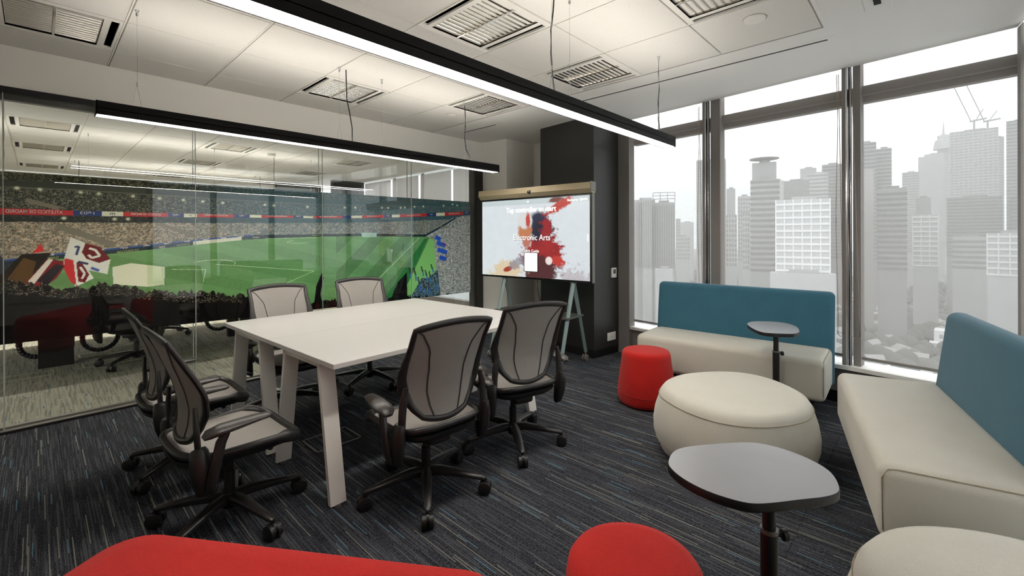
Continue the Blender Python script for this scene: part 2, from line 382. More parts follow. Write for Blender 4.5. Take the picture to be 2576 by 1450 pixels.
# window wall: sill, mullions, transom, shades, glass
sl = MB().box(wpt(1.55, .07, .295), (3.35, .26, .03), rz=frot); struct(sl.obj('trim_7', 'trim_white', smooth=0))
MB_ = MB().box(wpt(1.55, .04, .19), (3.30, .10, .20), rz=frot); struct(MB_.obj('wall_sill', 'mull_grey', smooth=0))
struct(MB().box(wpt(1.55, .035, .04), (3.30, .10, .10), rz=frot).obj('baseboard_right', 'skirt', smooth=0))
def window(name, t0, t1):
    w = struct(MB().box(wpt((t0 + t1) / 2, .16, 1.50), (t1 - t0 + .1, .008, 2.40), rz=frot).obj(name, 'pane', smooth=0))
    tb = MB(); tb.box(wpt((t0 + t1) / 2, .10, 2.455), (t1 - t0 + .10, .10, .075), rz=frot); tb.box(wpt((t0 + t1) / 2, .115, 2.395), (t1 - t0 + .10, .07, .05), rz=frot)
    tb.box(wpt((t0 + t1) / 2, .085, 2.424), (t1 - t0 + .10, .10, .012), rz=frot)
    tb.obj('transom', 'mull_grey', w, 0)
    return w
window('window_1', 0.0, .84); window('window_2', .99, 1.975); window('window_3', 2.087, 3.2)
for k, (a, b) in enumerate(((.837, .993), (1.975, 2.087), (3.10, 3.22))):
    m = struct(MB().box(wpt((a + .064 + b) / 2, .05, 1.54), (b - a - .064, .10, 2.46), rz=frot).obj('trim_%d' % (8 + k), 'mull_grey', smooth=0))
    MB().box(wpt(a + .012, -.01, 1.54), (.024, .05, 2.46), rz=frot).obj('mullion_edge', 'mull_grey', m, 0)
    MB().box(wpt(a + .030, -.02, 1.54), (.010, .03, 2.46), rz=frot).obj('mullion_strip', 'steel', m, 0)
    MB().box(wpt(a + .046, -.005, 1.54), (.012, .04, 2.46), rz=frot).obj('mullion_gasket', 'mull_dark', m, 0)
    MB().box(wpt(a + .056, -.02, 1.54), (.006, .03, 2.46), rz=frot).obj('mullion_strip', 'steel', m, 0)
def roller(t0, t1, lab):
    e = empty('roller_shade', wpt((t0 + t1) / 2, .015, 0), frot, lab, 'roller shade', 'sheer shades on the window wall')
    h = (t1 - t0) / 2 - .004
    MB().box((0, .0, 1.565), (2 * h, .002, 2.36)).obj('shade_cloth', 'shade', e, 0)
    MB().box((0, .0, .375), (2 * h, .012, .022), bev=.003).obj('hem_bar', 'mull_grey', e, 0)
    MB().sweep([(-h, 0, 2.72), (h, 0, 2.72)], .022, n=12).obj('roller_tube', 'mull_grey', e)
    return e
roller(.0, .84, 'leftmost sheer grey roller shade, beside the charcoal column')
roller(.99, 1.975, 'middle sheer grey roller shade, behind the back sofa')
roller(2.087, 3.03, 'rightmost and widest-looking sheer grey roller shade, behind the right sofa')
def chain(t, n, lab, sway=.03):
    pts = []
    for k in range(15):
        z = 2.6 - 2.05 * k / 14; pts.append(wpt(t + sway * .2 * sin(k * .6), n, z))
    pts2 = [wpt(t + .012 + sway * (k / 14), n, 2.6 - 2.05 * k / 14) for k in range(15)]
    path = pts + [wpt(t + .006 + sway * .5, n, .53)] + pts2[::-1]
    b = MB().sweep(path, .0022, n=5); tag(b.obj('bead_chain', 'chain'), lab, 'blind chain', 'shade pull chains')
chain(.80, -.045, 'thin bead chain hanging at the left window post')
chain(1.945, -.045, 'thin bead chain looping beside the right end of the back sofa')
chain(2.03, -.05, 'thin bead chain hanging on the post left of the widest window', .05)
# second facade behind the camera's right: sill wall, posts, glass, shades
def p2(t, n=0.0, z=0.0): p = C2 + D2 * t + N2 * n; return (p.x, p.y, z)
s2 = MB().box(p2(3.1, .06, .16), (6.4, .12, .32), rz=c2rot); struct(s2.obj('wall_front', 'white_wall', smooth=0))
struct(MB().box(p2(4.7, .06, 1.47), (3.5, .12, 2.34), rz=c2rot).obj('wall_front', 'white_wall', smooth=0))
struct(MB().box(p2(1.42, .20, 1.5), (3.1, .008, 2.4), rz=c2rot).obj('window_4', 'pane', smooth=0))
struct(MB().box(p2(1.42, .09, 2.44), (3.1, .08, .14), rz=c2rot).obj('trim_11', 'mull_grey', smooth=0))
for k, t in enumerate((.05, 1.0, 1.98, 2.92)):
    struct(MB().box(p2(t, .05, 1.47), (.10, .10, 2.34), rz=c2rot).obj('trim_%d' % (12 + k), 'mull_grey', smooth=0))
for k, (a, b) in enumerate(((.10, .95), (1.05, 1.93), (2.03, 2.87))):
    e = empty('roller_shade', p2((a + b) / 2, -.01, 0), c2rot, ['sheer shade at the corner behind the right sofa', 'middle sheer shade behind the right sofa', 'sheer shade behind the camera, farthest from the corner'][k], 'roller shade', 'sheer shades on the side facade')
    h = (b - a) / 2; MB().b2(-h, h, -.001, .001, .40, 2.62).obj('shade_cloth', 'shade', e, 0); MB().b2(-h, h, -.006, .006, .38, .40).obj('hem_bar', 'mull_grey', e, 0)
# remaining walls behind the camera
struct(MB().b2(-2.0, -1.88, -1.4, 4.72, 0, ZC).obj('wall_rear', 'white_wall', smooth=0))

# ================================================================== CEILING LIGHTS
def troffer_parts(root, w, d, tube, blades=True, bm=None):
    """recessed louvre light with two air slots; local origin at cell centre on the ceiling plane"""
    hw, hd = w / 2 - .008, d / 2 - .006
    lx, ly = .205, .262; sx0, sx1 = .238, .276
    fr = MB(); z0, z1 = -.001, .014
    def q(x0, x1, y0, y1): fr.b2(x0, x1, y0, y1, z0, z1)
    q(-hw, hw, ly, hd); q(-hw, hw, -hd, -ly)
    for s in (-1, 1):
        a, b = sorted((s * lx, s * sx0)); q(a, b, -ly, ly)
        a, b = sorted((s * sx1, s * hw)); q(a, b, -ly, ly)
    fr.obj('frame', 'trim_white', root, 0)
    for s in (-1, 1):
        a, b = sorted((s * sx0, s * sx1)); MB().b2(a, b, -ly, ly, .012, .03).obj('air_slot', 'slot', root, 0)
    h = MB()
    h.b2(-lx, lx, -ly, ly, .085, .09)
    for s in (-1, 1):
        h.b2(*sorted((s * lx, s * (lx + .003))), -ly, ly, .0, .09); h.b2(-lx, lx, *sorted((s * ly, s * (ly + .003))), 0, .09)
    h.obj('housing', 'refl', root, 0)
    MB().b2(-.005, .005, -ly, ly, .0, .05).obj('spine', 'refl', root, 0)
    for s in (-1, 1):
        MB().sweep([(s * lx / 2, -ly + .02, .07), (s * lx / 2, ly - .02, .07)], .009, n=8).obj('tube', tube, root)
        for e in (-1, 1):
            sd = MB(); xo = s * lx / 2 + e * .048
            sd.grid(lambda u, v: (xo + e * .05 * (1 - (1 - v) ** 2) * 1.0, -ly + 2 * ly * u, .004 + .06 * (1 - v)), 1, 5)
            sd.obj('reflector', 'refl', root)
    n = 13
    if blades:
        for s in (-1, 1):
            for k in range(1, n):
                link('louvre_blade', bm, root, (s * lx / 2, -ly + 2 * ly * k / n, 0))
    else:
        b = MB()
        for s in (-1, 1):
            for k in range(1, n): y = -ly + 2 * ly * k / n; b.add([(s * lx / 2 - .095, y, .035), (s * lx / 2 + .095, y, .035), (s * lx / 2 + .095, y, .002), (s * lx / 2 - .095, y, .002)], [(0, 1, 2, 3)])
        o = b.obj('louvre', 'refl', root, 0); tag(o, kind='stuff')
def blade_mesh():
    b = MB(); pr = [(-.012, .034), (-.004, .018), (0, .001), (.004, .018), (.012, .034)]
    vs = []; L = .095
    for x in (-L, -L / 2, 0, L / 2, L):
        dz = .006 * (abs(x) / L) ** 2
        vs += [(x, y, z + dz * 0) for y, z in pr]
    fs = [(i * 5 + k, i * 5 + k + 1, (i + 1) * 5 + k + 1, (i + 1) * 5 + k) for i in range(4) for k in range(4)]
    return b.add(vs, fs).mesh('louvre_blade', 'refl', 30)
BL = blade_mesh()
labs = {(2, 5): ('recessed louvred ceiling light at the far left corner above the glass wall', 'tube'),
        (5, 2): ('brightly lit louvred ceiling light behind the long black pendant, top centre', 'tube_bright'),
        (7, 2): ('louvred ceiling light between the long pendant and the window soffit', 'tube'),
        (5, 5): ('louvred ceiling light above the small pendant, crossed by its black cord', 'tube'),
        (7, 4): ('louvred ceiling light in the far corner above the screen, between both pendants', 'tube'),
        (6, 0): ('louvred ceiling light cut by the top edge right of centre, beside the disc detector', 'tube'),
        (4, 0): ('louvred ceiling light above and behind the camera', 'tube')}
labs[(6, 0)] = ('louvred ceiling light cut by the top edge, next to the white disc detector', 'tube')
for (i, j), (lb, tb) in labs.items():
    w, d = GX[i + 1] - GX[i], GY[j + 1] - GY[j]
    e = empty('recessed_light', ((GX[i] + GX[i + 1]) / 2, (GY[j] + GY[j + 1]) / 2, ZC), 0, lb, 'ceiling light', 'louvred ceiling lights of this room')
    troffer_parts(e, w, d, tb, True, BL)
def slot(x, y, L, rz, lb, plate=.09):
    e = empty('air_slot_diffuser', (x, y, ZC), rz, lb, 'air vent', 'linear air slots in the ceiling border')
    MB().b2(-L / 2 - .05, L / 2 + .05, -plate / 2, plate / 2, -.003, .001, bev=.001).obj('frame', 'gypsum', e, 0)
    MB().b2(-L / 2, L / 2, -.008, .008, -.0045, -.001).obj('air_slot', 'slot', e, 0)
slot(3.605, 1.49, 1.98, pi / 2, 'long black linear air slot in the plain ceiling strip beside the windows')
slot(3.665, 4.005, .57, pi / 2, 'short black linear air slot in the plain ceiling above the screen')
e = empty('air_slot_diffuser', (3.0, .215, ZC), 0, 'white framed air slot cut by the top edge near the windows', 'air vent')
MB().b2(-.28, .315, -.06, .06, -.004, .001, bev=.001).obj('frame', 'gypsum', e, 0); MB().b2(-.26, .245, -.016, .016, -.006, -.001).obj('air_slot', 'slot', e, 0)
def disc(x, y, r, lb, z=ZC, h=.012, grp=None):
    e = empty('smoke_detector', (x, y, z), 0, lb, 'detector', grp)
    MB().lathe([(r, 0), (r, -.004), (r * .9, -h), (r * .3, -h * 1.15), (.001, -h * 1.15)], n=28).obj('body', 'trim_white', e)
    MB().lathe([(r * 1.03, 0), (r * 1.03, -.002)], n=28).obj('shadow_ring', 'mull_grey', e)
disc(2.957, .775, .062, 'flush white disc set in the speckled ceiling tile near the windows')
disc(3.036, 3.762, .05, 'small white disc on the far ceiling tile beside the pendant cord')
e = empty('sensor_box', (3.51, 2.823, ZC), 0, 'tiny white box on the plain ceiling behind the long pendant', 'sensor')
MB().b2(-.03, .03, -.05, .05, -.012, 0, bev=.003).obj('case', 'plate_white', e, 0); MB().b2(-.01, .01, .01, .03, -.014, -.011).obj('lens', 'slot', e, 0)

# ================================================================== PENDANT LAMPS
def pendant(x0, x1, y, zb, lab, wires, cords, seam, far=''):
    e = empty('linear_pendant_lamp', ((x0 + x1) / 2, y, zb), 0, lab, 'pendant lamp', 'black linear pendants')
    L = x1 - x0; w = .046; h = .076
    b = MB(); t = .004
    for s in (-1, 1): b.b2(-L / 2, L / 2, *sorted((s * w, s * (w - t))), 0, h)
    for s in (-1, 1): b.b2(*sorted((s * L / 2, s * (L / 2 - t))), -w, w, 0, h)
    b.b2(-L / 2, L / 2, -w, w, h * .45, h * .5)
    b.obj('profile', 'lamp_black', e, 0)
    xs = seam - (x0 + x1) / 2
    for a, c in ((-L / 2 + t, xs - .003), (xs + .003, L / 2 - t)):
        MB().b2(a, c, -w + t, w - t, .003, .006).obj('diffuser', 'lamp_down' + far, e, 0)
        MB().b2(a, c, -w + t + .01, w - t - .01, h - .008, h - .004).obj('added_upglow_strip', 'lamp_up' + far, e, 0)  # glowing strip added on top, not seen, brightens the ceiling
    for wx in wires:
        lx = wx - (x0 + x1) / 2; H = ZC - zb
        c = MB().sweep([(lx, 0, h + .13), (lx, 0, H - .03)], .0012, n=5)
        for s in (-1, 1): c.sweep([(lx, 0, h + .13), (lx + s * .018, 0, h + .01), (lx + s * .018, 0, h - .01)], .0012, n=5)
        c.obj('suspension_wire', 'steel', e)
        MB().lathe([(.011, 0), (.011, -.004), (.007, -.006), (.007, -.03), (.003, -.035)][::-1], (lx, 0, H), 10).obj('ceiling_gripper', 'steel', e); MB().lathe([(.004, -.012), (.004, .012)], (lx, 0, h + .135), 8).obj('wire_lock', 'steel', e)
    for wx, bend in cords:
        lx = wx - (x0 + x1) / 2; H = ZC - zb
        path = [(lx + bend[k] , .012, H - (H - h) * k / (len(bend) - 1)) for k in range(len(bend))]
        MB().sweep(path, .0042, n=7).obj('power_cord', 'cord', e)
    return e
pendant(.222, 3.30, 3.345, 2.0, 'shorter-looking black linear pendant hanging along the glass wall', (.40, 1.60, 1.965, 2.86), ((1.66, (0, .003, .006, .03, .05, .05)), (2.875, (0, .01, .01, 0, .02, .10))), 1.80)
pendant(.15, 3.285, 1.45, 2.0, 'longer-looking black linear pendant nearest the camera, running toward the windows', (.42, 1.84, 2.0, 3.10), ((1.88, (0, -.01, -.03, -.03, -.02, .0)), (3.125, (0, -.004, .005, -.01, -.01, .015))), 1.77)

# ================================================================== STADIUM MURAL
def lerp(pts, x):
    xs = [p[0] for p in pts]; ys = [p[1] for p in pts]; return np.interp(x, xs, ys)
NX, NZ = 1500, 420
X0, X1 = -1.9, 4.113
gx = np.linspace(X0, X1, NX + 1); gz = np.linspace(0, 1, NZ + 1)
XX, VV = np.meshgrid(gx, gz)
zb_ = np.interp(gx, [-.2, 4.17], [.594, .556]); zt_ = np.interp(gx, [-.2, 4.17], [1.79, 1.81])
ZZ = zb_[None, :] + (zt_ - zb_)[None, :] * VV
img = np.zeros(XX.shape + (4,), np.float32)
def put(mask, c, a=None, al=0.0):
    c = np.array([lin(k) for k in c], np.float32)
    if a is None: img[..., :3][mask] = c
    else: img[..., :3][mask] = img[..., :3][mask] * (1 - a) + c * a
    img[..., 3][mask] = al
def inpoly(poly):
    m = np.zeros(XX.shape, bool); n = len(poly)
    xs = [p[0] for p in poly]; zs = [p[1] for p in poly]
    i0, i1 = np.searchsorted(gx, min(xs)), np.searchsorted(gx, max(xs)) + 1
    x = XX[:, i0:i1]; z = ZZ[:, i0:i1]; c = np.zeros(x.shape, bool)
    for i in range(n):
        (xa, za), (xb, zb) = poly[i], poly[(i + 1) % n]
        if za == zb: continue
        c ^= ((za > z) != (zb > z)) & (x < (xb - xa) * (z - za) / (zb - za) + xa)
    m[:, i0:i1] = c; return m
def stroke(pts, w, c):
    for (xa, za), (xb, zb) in zip(pts, pts[1:]):
        d = Vector((xb - xa, zb - za)); n = Vector((-d.y, d.x)).normalized() * w / 2
        put(inpoly([(xa + n.x, za + n.y), (xb + n.x, zb + n.y), (xb - n.x, zb - n.y), (xa - n.x, za - n.y)]), c)
bant = lerp([(-.168, 1.535), (.202, 1.534), (.913, 1.535), (1.409, 1.541), (1.926, 1.545), (2.45, 1.566), (2.958, 1.596), (3.548, 1.637), (4.167, 1.682)], XX)
banb = lerp([(-.168, 1.492), (.202, 1.495), (.913, 1.504), (1.409, 1.514), (1.926, 1.525), (2.45, 1.539), (2.958, 1.563), (3.548, 1.596), (4.167, 1.637)], XX)
roof = lerp([(-.167, 1.732), (.224, 1.738), (.971, 1.725), (1.927, 1.718), (2.747, 1.742), (4.1, 1.78)], XX)
ptop = lerp([(-.169, 1.13), (.057, 1.168), (.377, 1.201), (.926, 1.263), (1.341, 1.308), (1.926, 1.332), (2.449, 1.339), (3.3, 1.328), (4.2, 1.328)], XX)
btop = lerp([(-.169, 1.177), (.057, 1.211), (.377, 1.244), (.926, 1.307), (1.341, 1.349), (1.926, 1.357), (2.449, 1.366), (3.3, 1.358), (4.2, 1.358)], XX)
speck = rng.random(XX.shape); sp2 = rng.random(XX.shape)
# soft noise for clusters
def soft(nx, nz):
    g = rng.random((nz + 1, nx + 1)); a = np.linspace(0, nx, NX + 1); b = np.linspace(0, nz, NZ + 1)
    i = np.minimum(a.astype(int), nx - 1); j = np.minimum(b.astype(int), nz - 1); fa = (a - i)[None, :]; fb = (b - j)[:, None]
    return (g[j][:, i] * (1 - fa) + g[j][:, i + 1] * fa) * (1 - fb) + (g[j + 1][:, i] * (1 - fa) + g[j + 1][:, i + 1] * fa) * fb
s1 = soft(400, 110); s2_ = soft(60, 20); s3 = soft(1400, 330)
right = np.clip((XX - .7) / 1.2, 0, 1)
def crowd(mask, dark, light, dens, al=1.0, warm=0):
    put(mask, dark, None, al)
    k = np.clip((s3 - (1 - dens)) * 5, 0, 1) * (.5 + .5 * speck)
    c = np.array([lin(v) for v in light], np.float32); cc = c[None, None, :] * (0.35 + 1.0 * s1[..., None])
    if warm:
        hue = sp2[..., None]; cc = cc * np.where(hue > .93, np.array([1.3, .55, .4]), np.where(hue < .06, np.array([.6, .8, 1.3]), np.array([1, 1, 1])))
    kk = k[..., None] * .95
    img[..., :3][mask] = (img[..., :3] * (1 - kk) + cc * kk)[mask]
full = np.ones(XX.shape, bool)
put(full, (34, 38, 34))
crowd(ZZ > roof, (42, 44, 36), (150, 145, 110), .45)
m = (ZZ <= roof) & (ZZ > bant); crowd(m, (38, 42, 38), (150, 148, 128), .5)
m = (ZZ <= roof) & (ZZ > roof - .055); put(m, (58, 62, 54))
m = (ZZ <= roof - .045) & (ZZ > roof - .055); put(m, (96, 98, 84))
m = (ZZ < banb) & (ZZ > btop); crowd(m, (70, 66, 56), (196, 184, 160), .72, 1, 1)
m = (ZZ < banb) & (ZZ > banb - .05); crowd(m, (38, 44, 44), (120, 118, 104), .35)
blue_refl = np.clip((XX - .6) / 1.0, 0, 1) * .5
tint = np.array([lin(70), lin(120), lin(140)], np.float32)
m = (ZZ > btop); img[..., :3][m] = (img[..., :3] * (1 - (blue_refl * .8)[..., None]) + tint * (blue_refl * .8)[..., None])[m]  # bluish stands, plus teal window reflection put into the print colour
# aisles
for xa, xb, za, zb, w in ((.10, .42, 1.42, 1.27, .045), (.70, .95, 1.44, 1.34, .03), (3.0, 2.9, 1.52, 1.38, .02), (3.35, 3.28, 1.55, 1.36, .02), (-.05, .12, 1.60, 1.545, .03)):
    stroke([(xa, za), (xb, zb)], w, (118, 112, 98))
# boards
m = (ZZ <= btop) & (ZZ > ptop); put(m, (34, 52, 56))
m = (ZZ <= btop) & (ZZ > ptop + (btop - ptop) * .7) & (XX < 1.4); put(m, (52, 78, 140))
m &= (sp2 > .5) & (np.floor(XX * 22) % 3 == 1); put(m, (200, 190, 180))
put((ZZ <= btop - .012) & (ZZ > ptop) & (XX > .93) & (XX < 1.30), (198, 200, 180))
# banner
rep = [(-1.9, -1.0, 0), (-1.0, -.8, 1), (-.8, -.6, 2), (-.6, .19, 0), (.19, .345, 1), (.345, .47, 2), (.47, .755, 0), (.755, .865, 1), (.865, .955, 2), (.955, 1.24, 0), (1.24, 1.37, 1), (1.37, 1.47, 2), (1.47, 1.76, 0), (1.76, 1.86, 1), (1.86, 1.96, 2), (1.96, 2.27, 0), (2.27, 2.37, 1), (2.37, 2.5, 2), (2.5, 2.78, 0), (2.78, 2.88, 1), (2.88, 2.99, 2), (2.99, 3.38, 0), (3.38, 3.53, 1), (3.53, 3.67, 2), (3.67, 3.99, 0), (3.99, 4.2, 1)]
bc = [(176, 44, 52), (38, 58, 112), (214, 206, 184)]
for a, b, k in rep: put((ZZ < bant) & (ZZ > banb) & (XX >= a) & (XX < b), bc[k])
# lights
for px, pz in [(-.09, 1.68), (.02, 1.678), (.23, 1.672), (.33, 1.668), (.53, 1.662), (.70, 1.655), (.86, 1.65), (1.0, 1.645), (1.15, 1.642), (1.5, 1.64), (1.58, 1.638), (1.9, 1.64), (2.3, 1.65), (2.42, 1.655), (2.75, 1.668), (2.83, 1.67), (3.0, 1.68), (3.06, 1.685), (3.2, 1.70), (3.33, 1.71), (3.65, 1.735), (3.8, 1.76), (3.88, 1.752), (.14, 1.475), (.42, 1.475), (.5, 1.478)]:
    d = np.exp(-(((XX - px) / .010) ** 2 + ((ZZ - pz) / .009) ** 2)); img[..., :3] += (d[..., None] * np.array([.9, .92, .62])).astype(np.float32)
# pitch
st = (np.floor((XX * .9 + ZZ * 3.1) * 3.2) % 2 == 0)
m = ZZ <= ptop; put(m, (104, 144, 88)); put(m & st, (96, 135, 80))
gr = np.clip((XX - .5) / 2.6, 0, 1)[..., None]
img[..., :3][m] = (img[..., :3] * (1 - gr * .35) + np.array([lin(84), lin(158), lin(116)]) * gr * .35)[m]
rs = m & (XX > 2.2) & (np.floor((XX - ZZ * 1.05) * 5.0) % 2 == 0); img[..., :3][rs] *= .72
img[..., :3][m] *= (0.93 + .14 * s1[..., None])[m]
fade = np.clip((ptop - ZZ) * 6, 0, 1)[..., None]; img[..., :3][m] = (img[..., :3] * (.88 + .16 * (1 - fade)))[m]
W_ = (176, 208, 160)
stroke([(3.27, 1.318), (2.62, .77)], .006, (186, 220, 190)); stroke([(1.087, 1.089), (1.965, .977)], .004, W_); stroke([(1.965, .977), (1.60, .835)], .004, W_)
stroke([(.78, 1.06), (1.02, 1.045), (1.0, .94)], .004, W_); stroke([(1.5 + .0, 1.315), (2.0, 1.322)], .003, W_)
stroke([(1.08 + .17 * cos(a), 1.092 + .035 * sin(a)) for a in np.linspace(-.4, 2.6, 14)], .004, W_)
stroke([(1.8 + .10 * cos(a), 1.28 + .014 * sin(a)) for a in np.linspace(2, 6, 12)], .003, W_)
put(inpoly([(3.391, 1.307), (3.34, 1.30), (2.78, .60), (2.97, .60), (3.12, .80)]), (40, 112, 60))
put(inpoly([(3.42, 1.31), (3.50, 1.29), (3.53, .9), (3.40, .80), (3.2, .62), (3.0, .60), (3.13, .80)]), (120, 182, 110))
# right hand stand and touchline
m = inpoly([(3.36, 1.335), (3.496, 1.291), (3.508, 1.101), (3.533, .894), (3.40, .80), (3.42, .54), (4.2, .5), (4.2, 1.64), (3.8, 1.58), (3.56, 1.42)]); crowd(m, (40, 60, 78), (205, 215, 212), .78, 1, 1)
m = inpoly([(3.40, .80), (3.30, .81), (3.15, .60), (3.2, .54), (3.6, .54), (3.55, .9)]); crowd(m, (24, 48, 66), (150, 190, 205), .5, .6)
for a, b in (((3.515, 1.327), (3.60, 1.29)), ((3.54, 1.25), (3.68, 1.21)), ((3.55, 1.16), (3.70, 1.12)), ((3.58, 1.06), (3.69, 1.03))): stroke([a, b], .055, (38, 84, 190))
stroke([(3.62, 1.24), (3.70, 1.21)], .012, (150, 40, 50))
stroke([(3.33, 1.33), (3.62, 1.46), (3.85, 1.58)], .022, (24, 44, 60))
put(inpoly([(3.60, 1.44), (3.75, 1.45), (3.74, 1.465), (3.60, 1.46)]), (120, 122, 96))
# photographers
for px, pz, h in ((3.12, .93, .12), (3.19, .92, .14), (3.30, .93, .10), (3.36, .88, .11), (3.25, .80, .16), (3.42, .86, .12), (3.45, .95, .08), (3.33, .74, .15), (3.40, .72, .12), (3.50, .78, .14)):
    stroke([(px, pz), (px + .02, pz - h * .45)], .022, (60, 60, 66)); stroke([(px + .02, pz - h * .45), (px + .03, pz - h)], .018, (46, 104, 190)); stroke([(px - .004, pz + .004), (px, pz + .024)], .018, (20, 18, 20))
# goal
put(inpoly([(.409, 1.1), (.518, 1.125), (.731, 1.083), (.725, .937), (.617, .927), (.413, .963)]), (208, 206, 180)); put(inpoly([(.62, 1.102), (.731, 1.083), (.725, .937), (.62, .94)]), (186, 196, 160)); stroke([(.731, 1.085), (.725, .93)], .005, (230, 230, 220)); stroke([(.409, 1.1), (.413, .95)], .004, (232, 230, 220))
# far goal and post
put(inpoly([(2.49, 1.375), (2.68, 1.375), (2.68, 1.325), (2.5, 1.325)]), (150, 184, 176)); stroke([(3.03, 1.24), (3.03, 1.16)], .012, (48, 70, 60)); stroke([(2.88, 1.18), (2.88, 1.15)], .01, (220, 235, 225))
# flags
put(inpoly([(-.17, 1.18), (-.168, 1.0), (-.06, 1.0), (-.17, 1.215)]), (46, 50, 60))
put(inpoly([(-.22, 1.0), (-.068, 1.215), (.073, 1.222), (.05, 1.12), (-.04, 1.0)]), (30, 22, 18)); put(inpoly([(-.15, 1.02), (-.06, 1.19), (.0, 1.16), (-.03, 1.0)]), (84, 58, 26))
put(inpoly([(.022, 1.292), (.042, 1.234), (-.017, 1.219)]), (196, 44, 48))
put(inpoly([(-.059, 1.0), (.057, 1.18), (.16, 1.15), (.10, 1.03), (.017, .955)]), (120, 24, 34)); put(inpoly([(-.04, 1.02), (.062, 1.18), (.085, 1.17), (-.01, 1.0)]), (206, 196, 184)); put(inpoly([(.0, 1.02), (.10, 1.14), (.14, 1.12), (.06, .99)]), (34, 26, 34))
F1 = [(.176, 1.335), (.255, 1.289), (.332, 1.258), (.396, 1.163), (.377, 1.046), (.27, 1.083), (.30, 1.02), (.2, .96), (.171, 1.059), (.138, 1.135), (.145, 1.199)]
put(inpoly(F1), (212, 208, 196)); put(inpoly([(.145, 1.179), (.19, 1.162), (.205, .972), (.175, 1.0), (.14, 1.1)]), (186, 40, 46))
put(inpoly([(.255, 1.289), (.332, 1.258), (.396, 1.163), (.33, 1.135), (.26, 1.17), (.235, 1.22)]), (104, 24, 32)); stroke([(.275, 1.25), (.31, 1.235), (.335, 1.19), (.29, 1.175), (.27, 1.2)], .016, (216, 206, 192))
put(inpoly([(.205, 1.15), (.24, 1.13), (.275, 1.05), (.25, .99), (.215, 1.0)]), (108, 26, 34)); stroke([(.225, 1.11), (.25, 1.06), (.235, 1.02)], .014, (214, 206, 196))
stroke([(.196, 1.26), (.22, 1.265), (.205, 1.20)], .014, (46, 60, 96)); stroke([(.285, 1.10), (.33, 1.075)], .02, (72, 92, 150)); stroke([(.215, 1.15), (.27, 1.13)], .016, (40, 52, 84))
# foreground silhouettes with hands
sil = lerp([(-1.9, 1.05), (-.169, 1.0), (-.059, .985), (.037, .97), (.158, .93), (.287, .945), (.446, .935), (.642, .872), (.968, .817), (1.274, .786), (1.406, .716), (1.923, .639), (2.954, .60), (3.179, .56), (4.2, .5)], XX)
wob = lerp(list(zip(np.linspace(X0, X1, 360), rng.random(360) * .045)), XX) + lerp(list(zip(np.linspace(X0, X1, 90), rng.random(90) * .05)), XX)
m = ZZ < sil + wob - .03; mc = m & (ZZ > sil - .06) & (XX < 1.3)
put(m, (14, 12, 12)); k = (s3 > .72)[..., None] * .6 * (XX[..., None] < 1.3); img[..., :3][mc] = (img[..., :3] * (1 - k) + np.array([lin(150), lin(138), lin(118)]) * k)[mc]
for pts in ([(2.86, .56), (2.90, .68), (2.955, .78), (3.083, .895), (3.09, .56)], [(1.955, .56), (1.985, .818), (2.045, .955), (2.065, .90), (2.03, .731), (2.06, .56)], [(1.68, .76), (1.70, .82), (1.73, .83), (1.76, .76)], [(2.32, .80), (2.345, .86), (2.37, .855), (2.38, .80)]): put(inpoly(pts), (14, 14, 15))
img[..., :3] = np.clip(img[..., :3] * 1.65, 0, 1)
me = bpy.data.meshes.new('mural_print'); nv = (NX + 1) * (NZ + 1)
co = np.stack([XX, np.full_like(XX, GYL + .088), ZZ], -1).reshape(-1, 3).astype(np.float32)
idx = (np.arange(NZ)[:, None] * (NX + 1) + np.arange(NX)[None, :]).reshape(-1)
fc = np.stack([idx, idx + 1, idx + NX + 2, idx + NX + 1], -1).astype(np.int32).reshape(-1)
me.vertices.add(nv); me.vertices.foreach_set('co', co.reshape(-1)); me.loops.add(len(fc)); me.loops.foreach_set('vertex_index', fc)
me.polygons.add(NX * NZ); me.polygons.foreach_set('loop_start', np.arange(0, len(fc), 4, dtype=np.int32))
me.update(calc_edges=True)
ca = me.color_attributes.new('print', 'FLOAT_COLOR', 'POINT'); ca.data.foreach_set('color', img.reshape(-1))
mm = bpy.data.materials.new('printed_film'); mm.use_nodes = True; t = NT(mm)
at = t.node('ShaderNodeAttribute'); at.attribute_name = 'print'
nz = t.noise(t.scale(t.world(), (1.0, 1.0, .45)), 420, 2); f = t.math('MULTIPLY_ADD', nz, 1.8, 0.1)
f2 = t.math('ADD', t.math('MULTIPLY', t.math('SUBTRACT', f, 1.0), at.outputs['Alpha']), 1.0)
vm = t.node('ShaderNodeVectorMath'); vm.operation = 'SCALE'; t.link(at.outputs['Color'], vm.inputs[0]); t.link(f2, vm.inputs['Scale'])
t.link(vm.outputs[0], t.bsdf.inputs['Base Color']); t.bsdf.inputs['Roughness'].default_value = 0.4; t.bsdf.inputs['Specular IOR Level'].default_value = 0.2
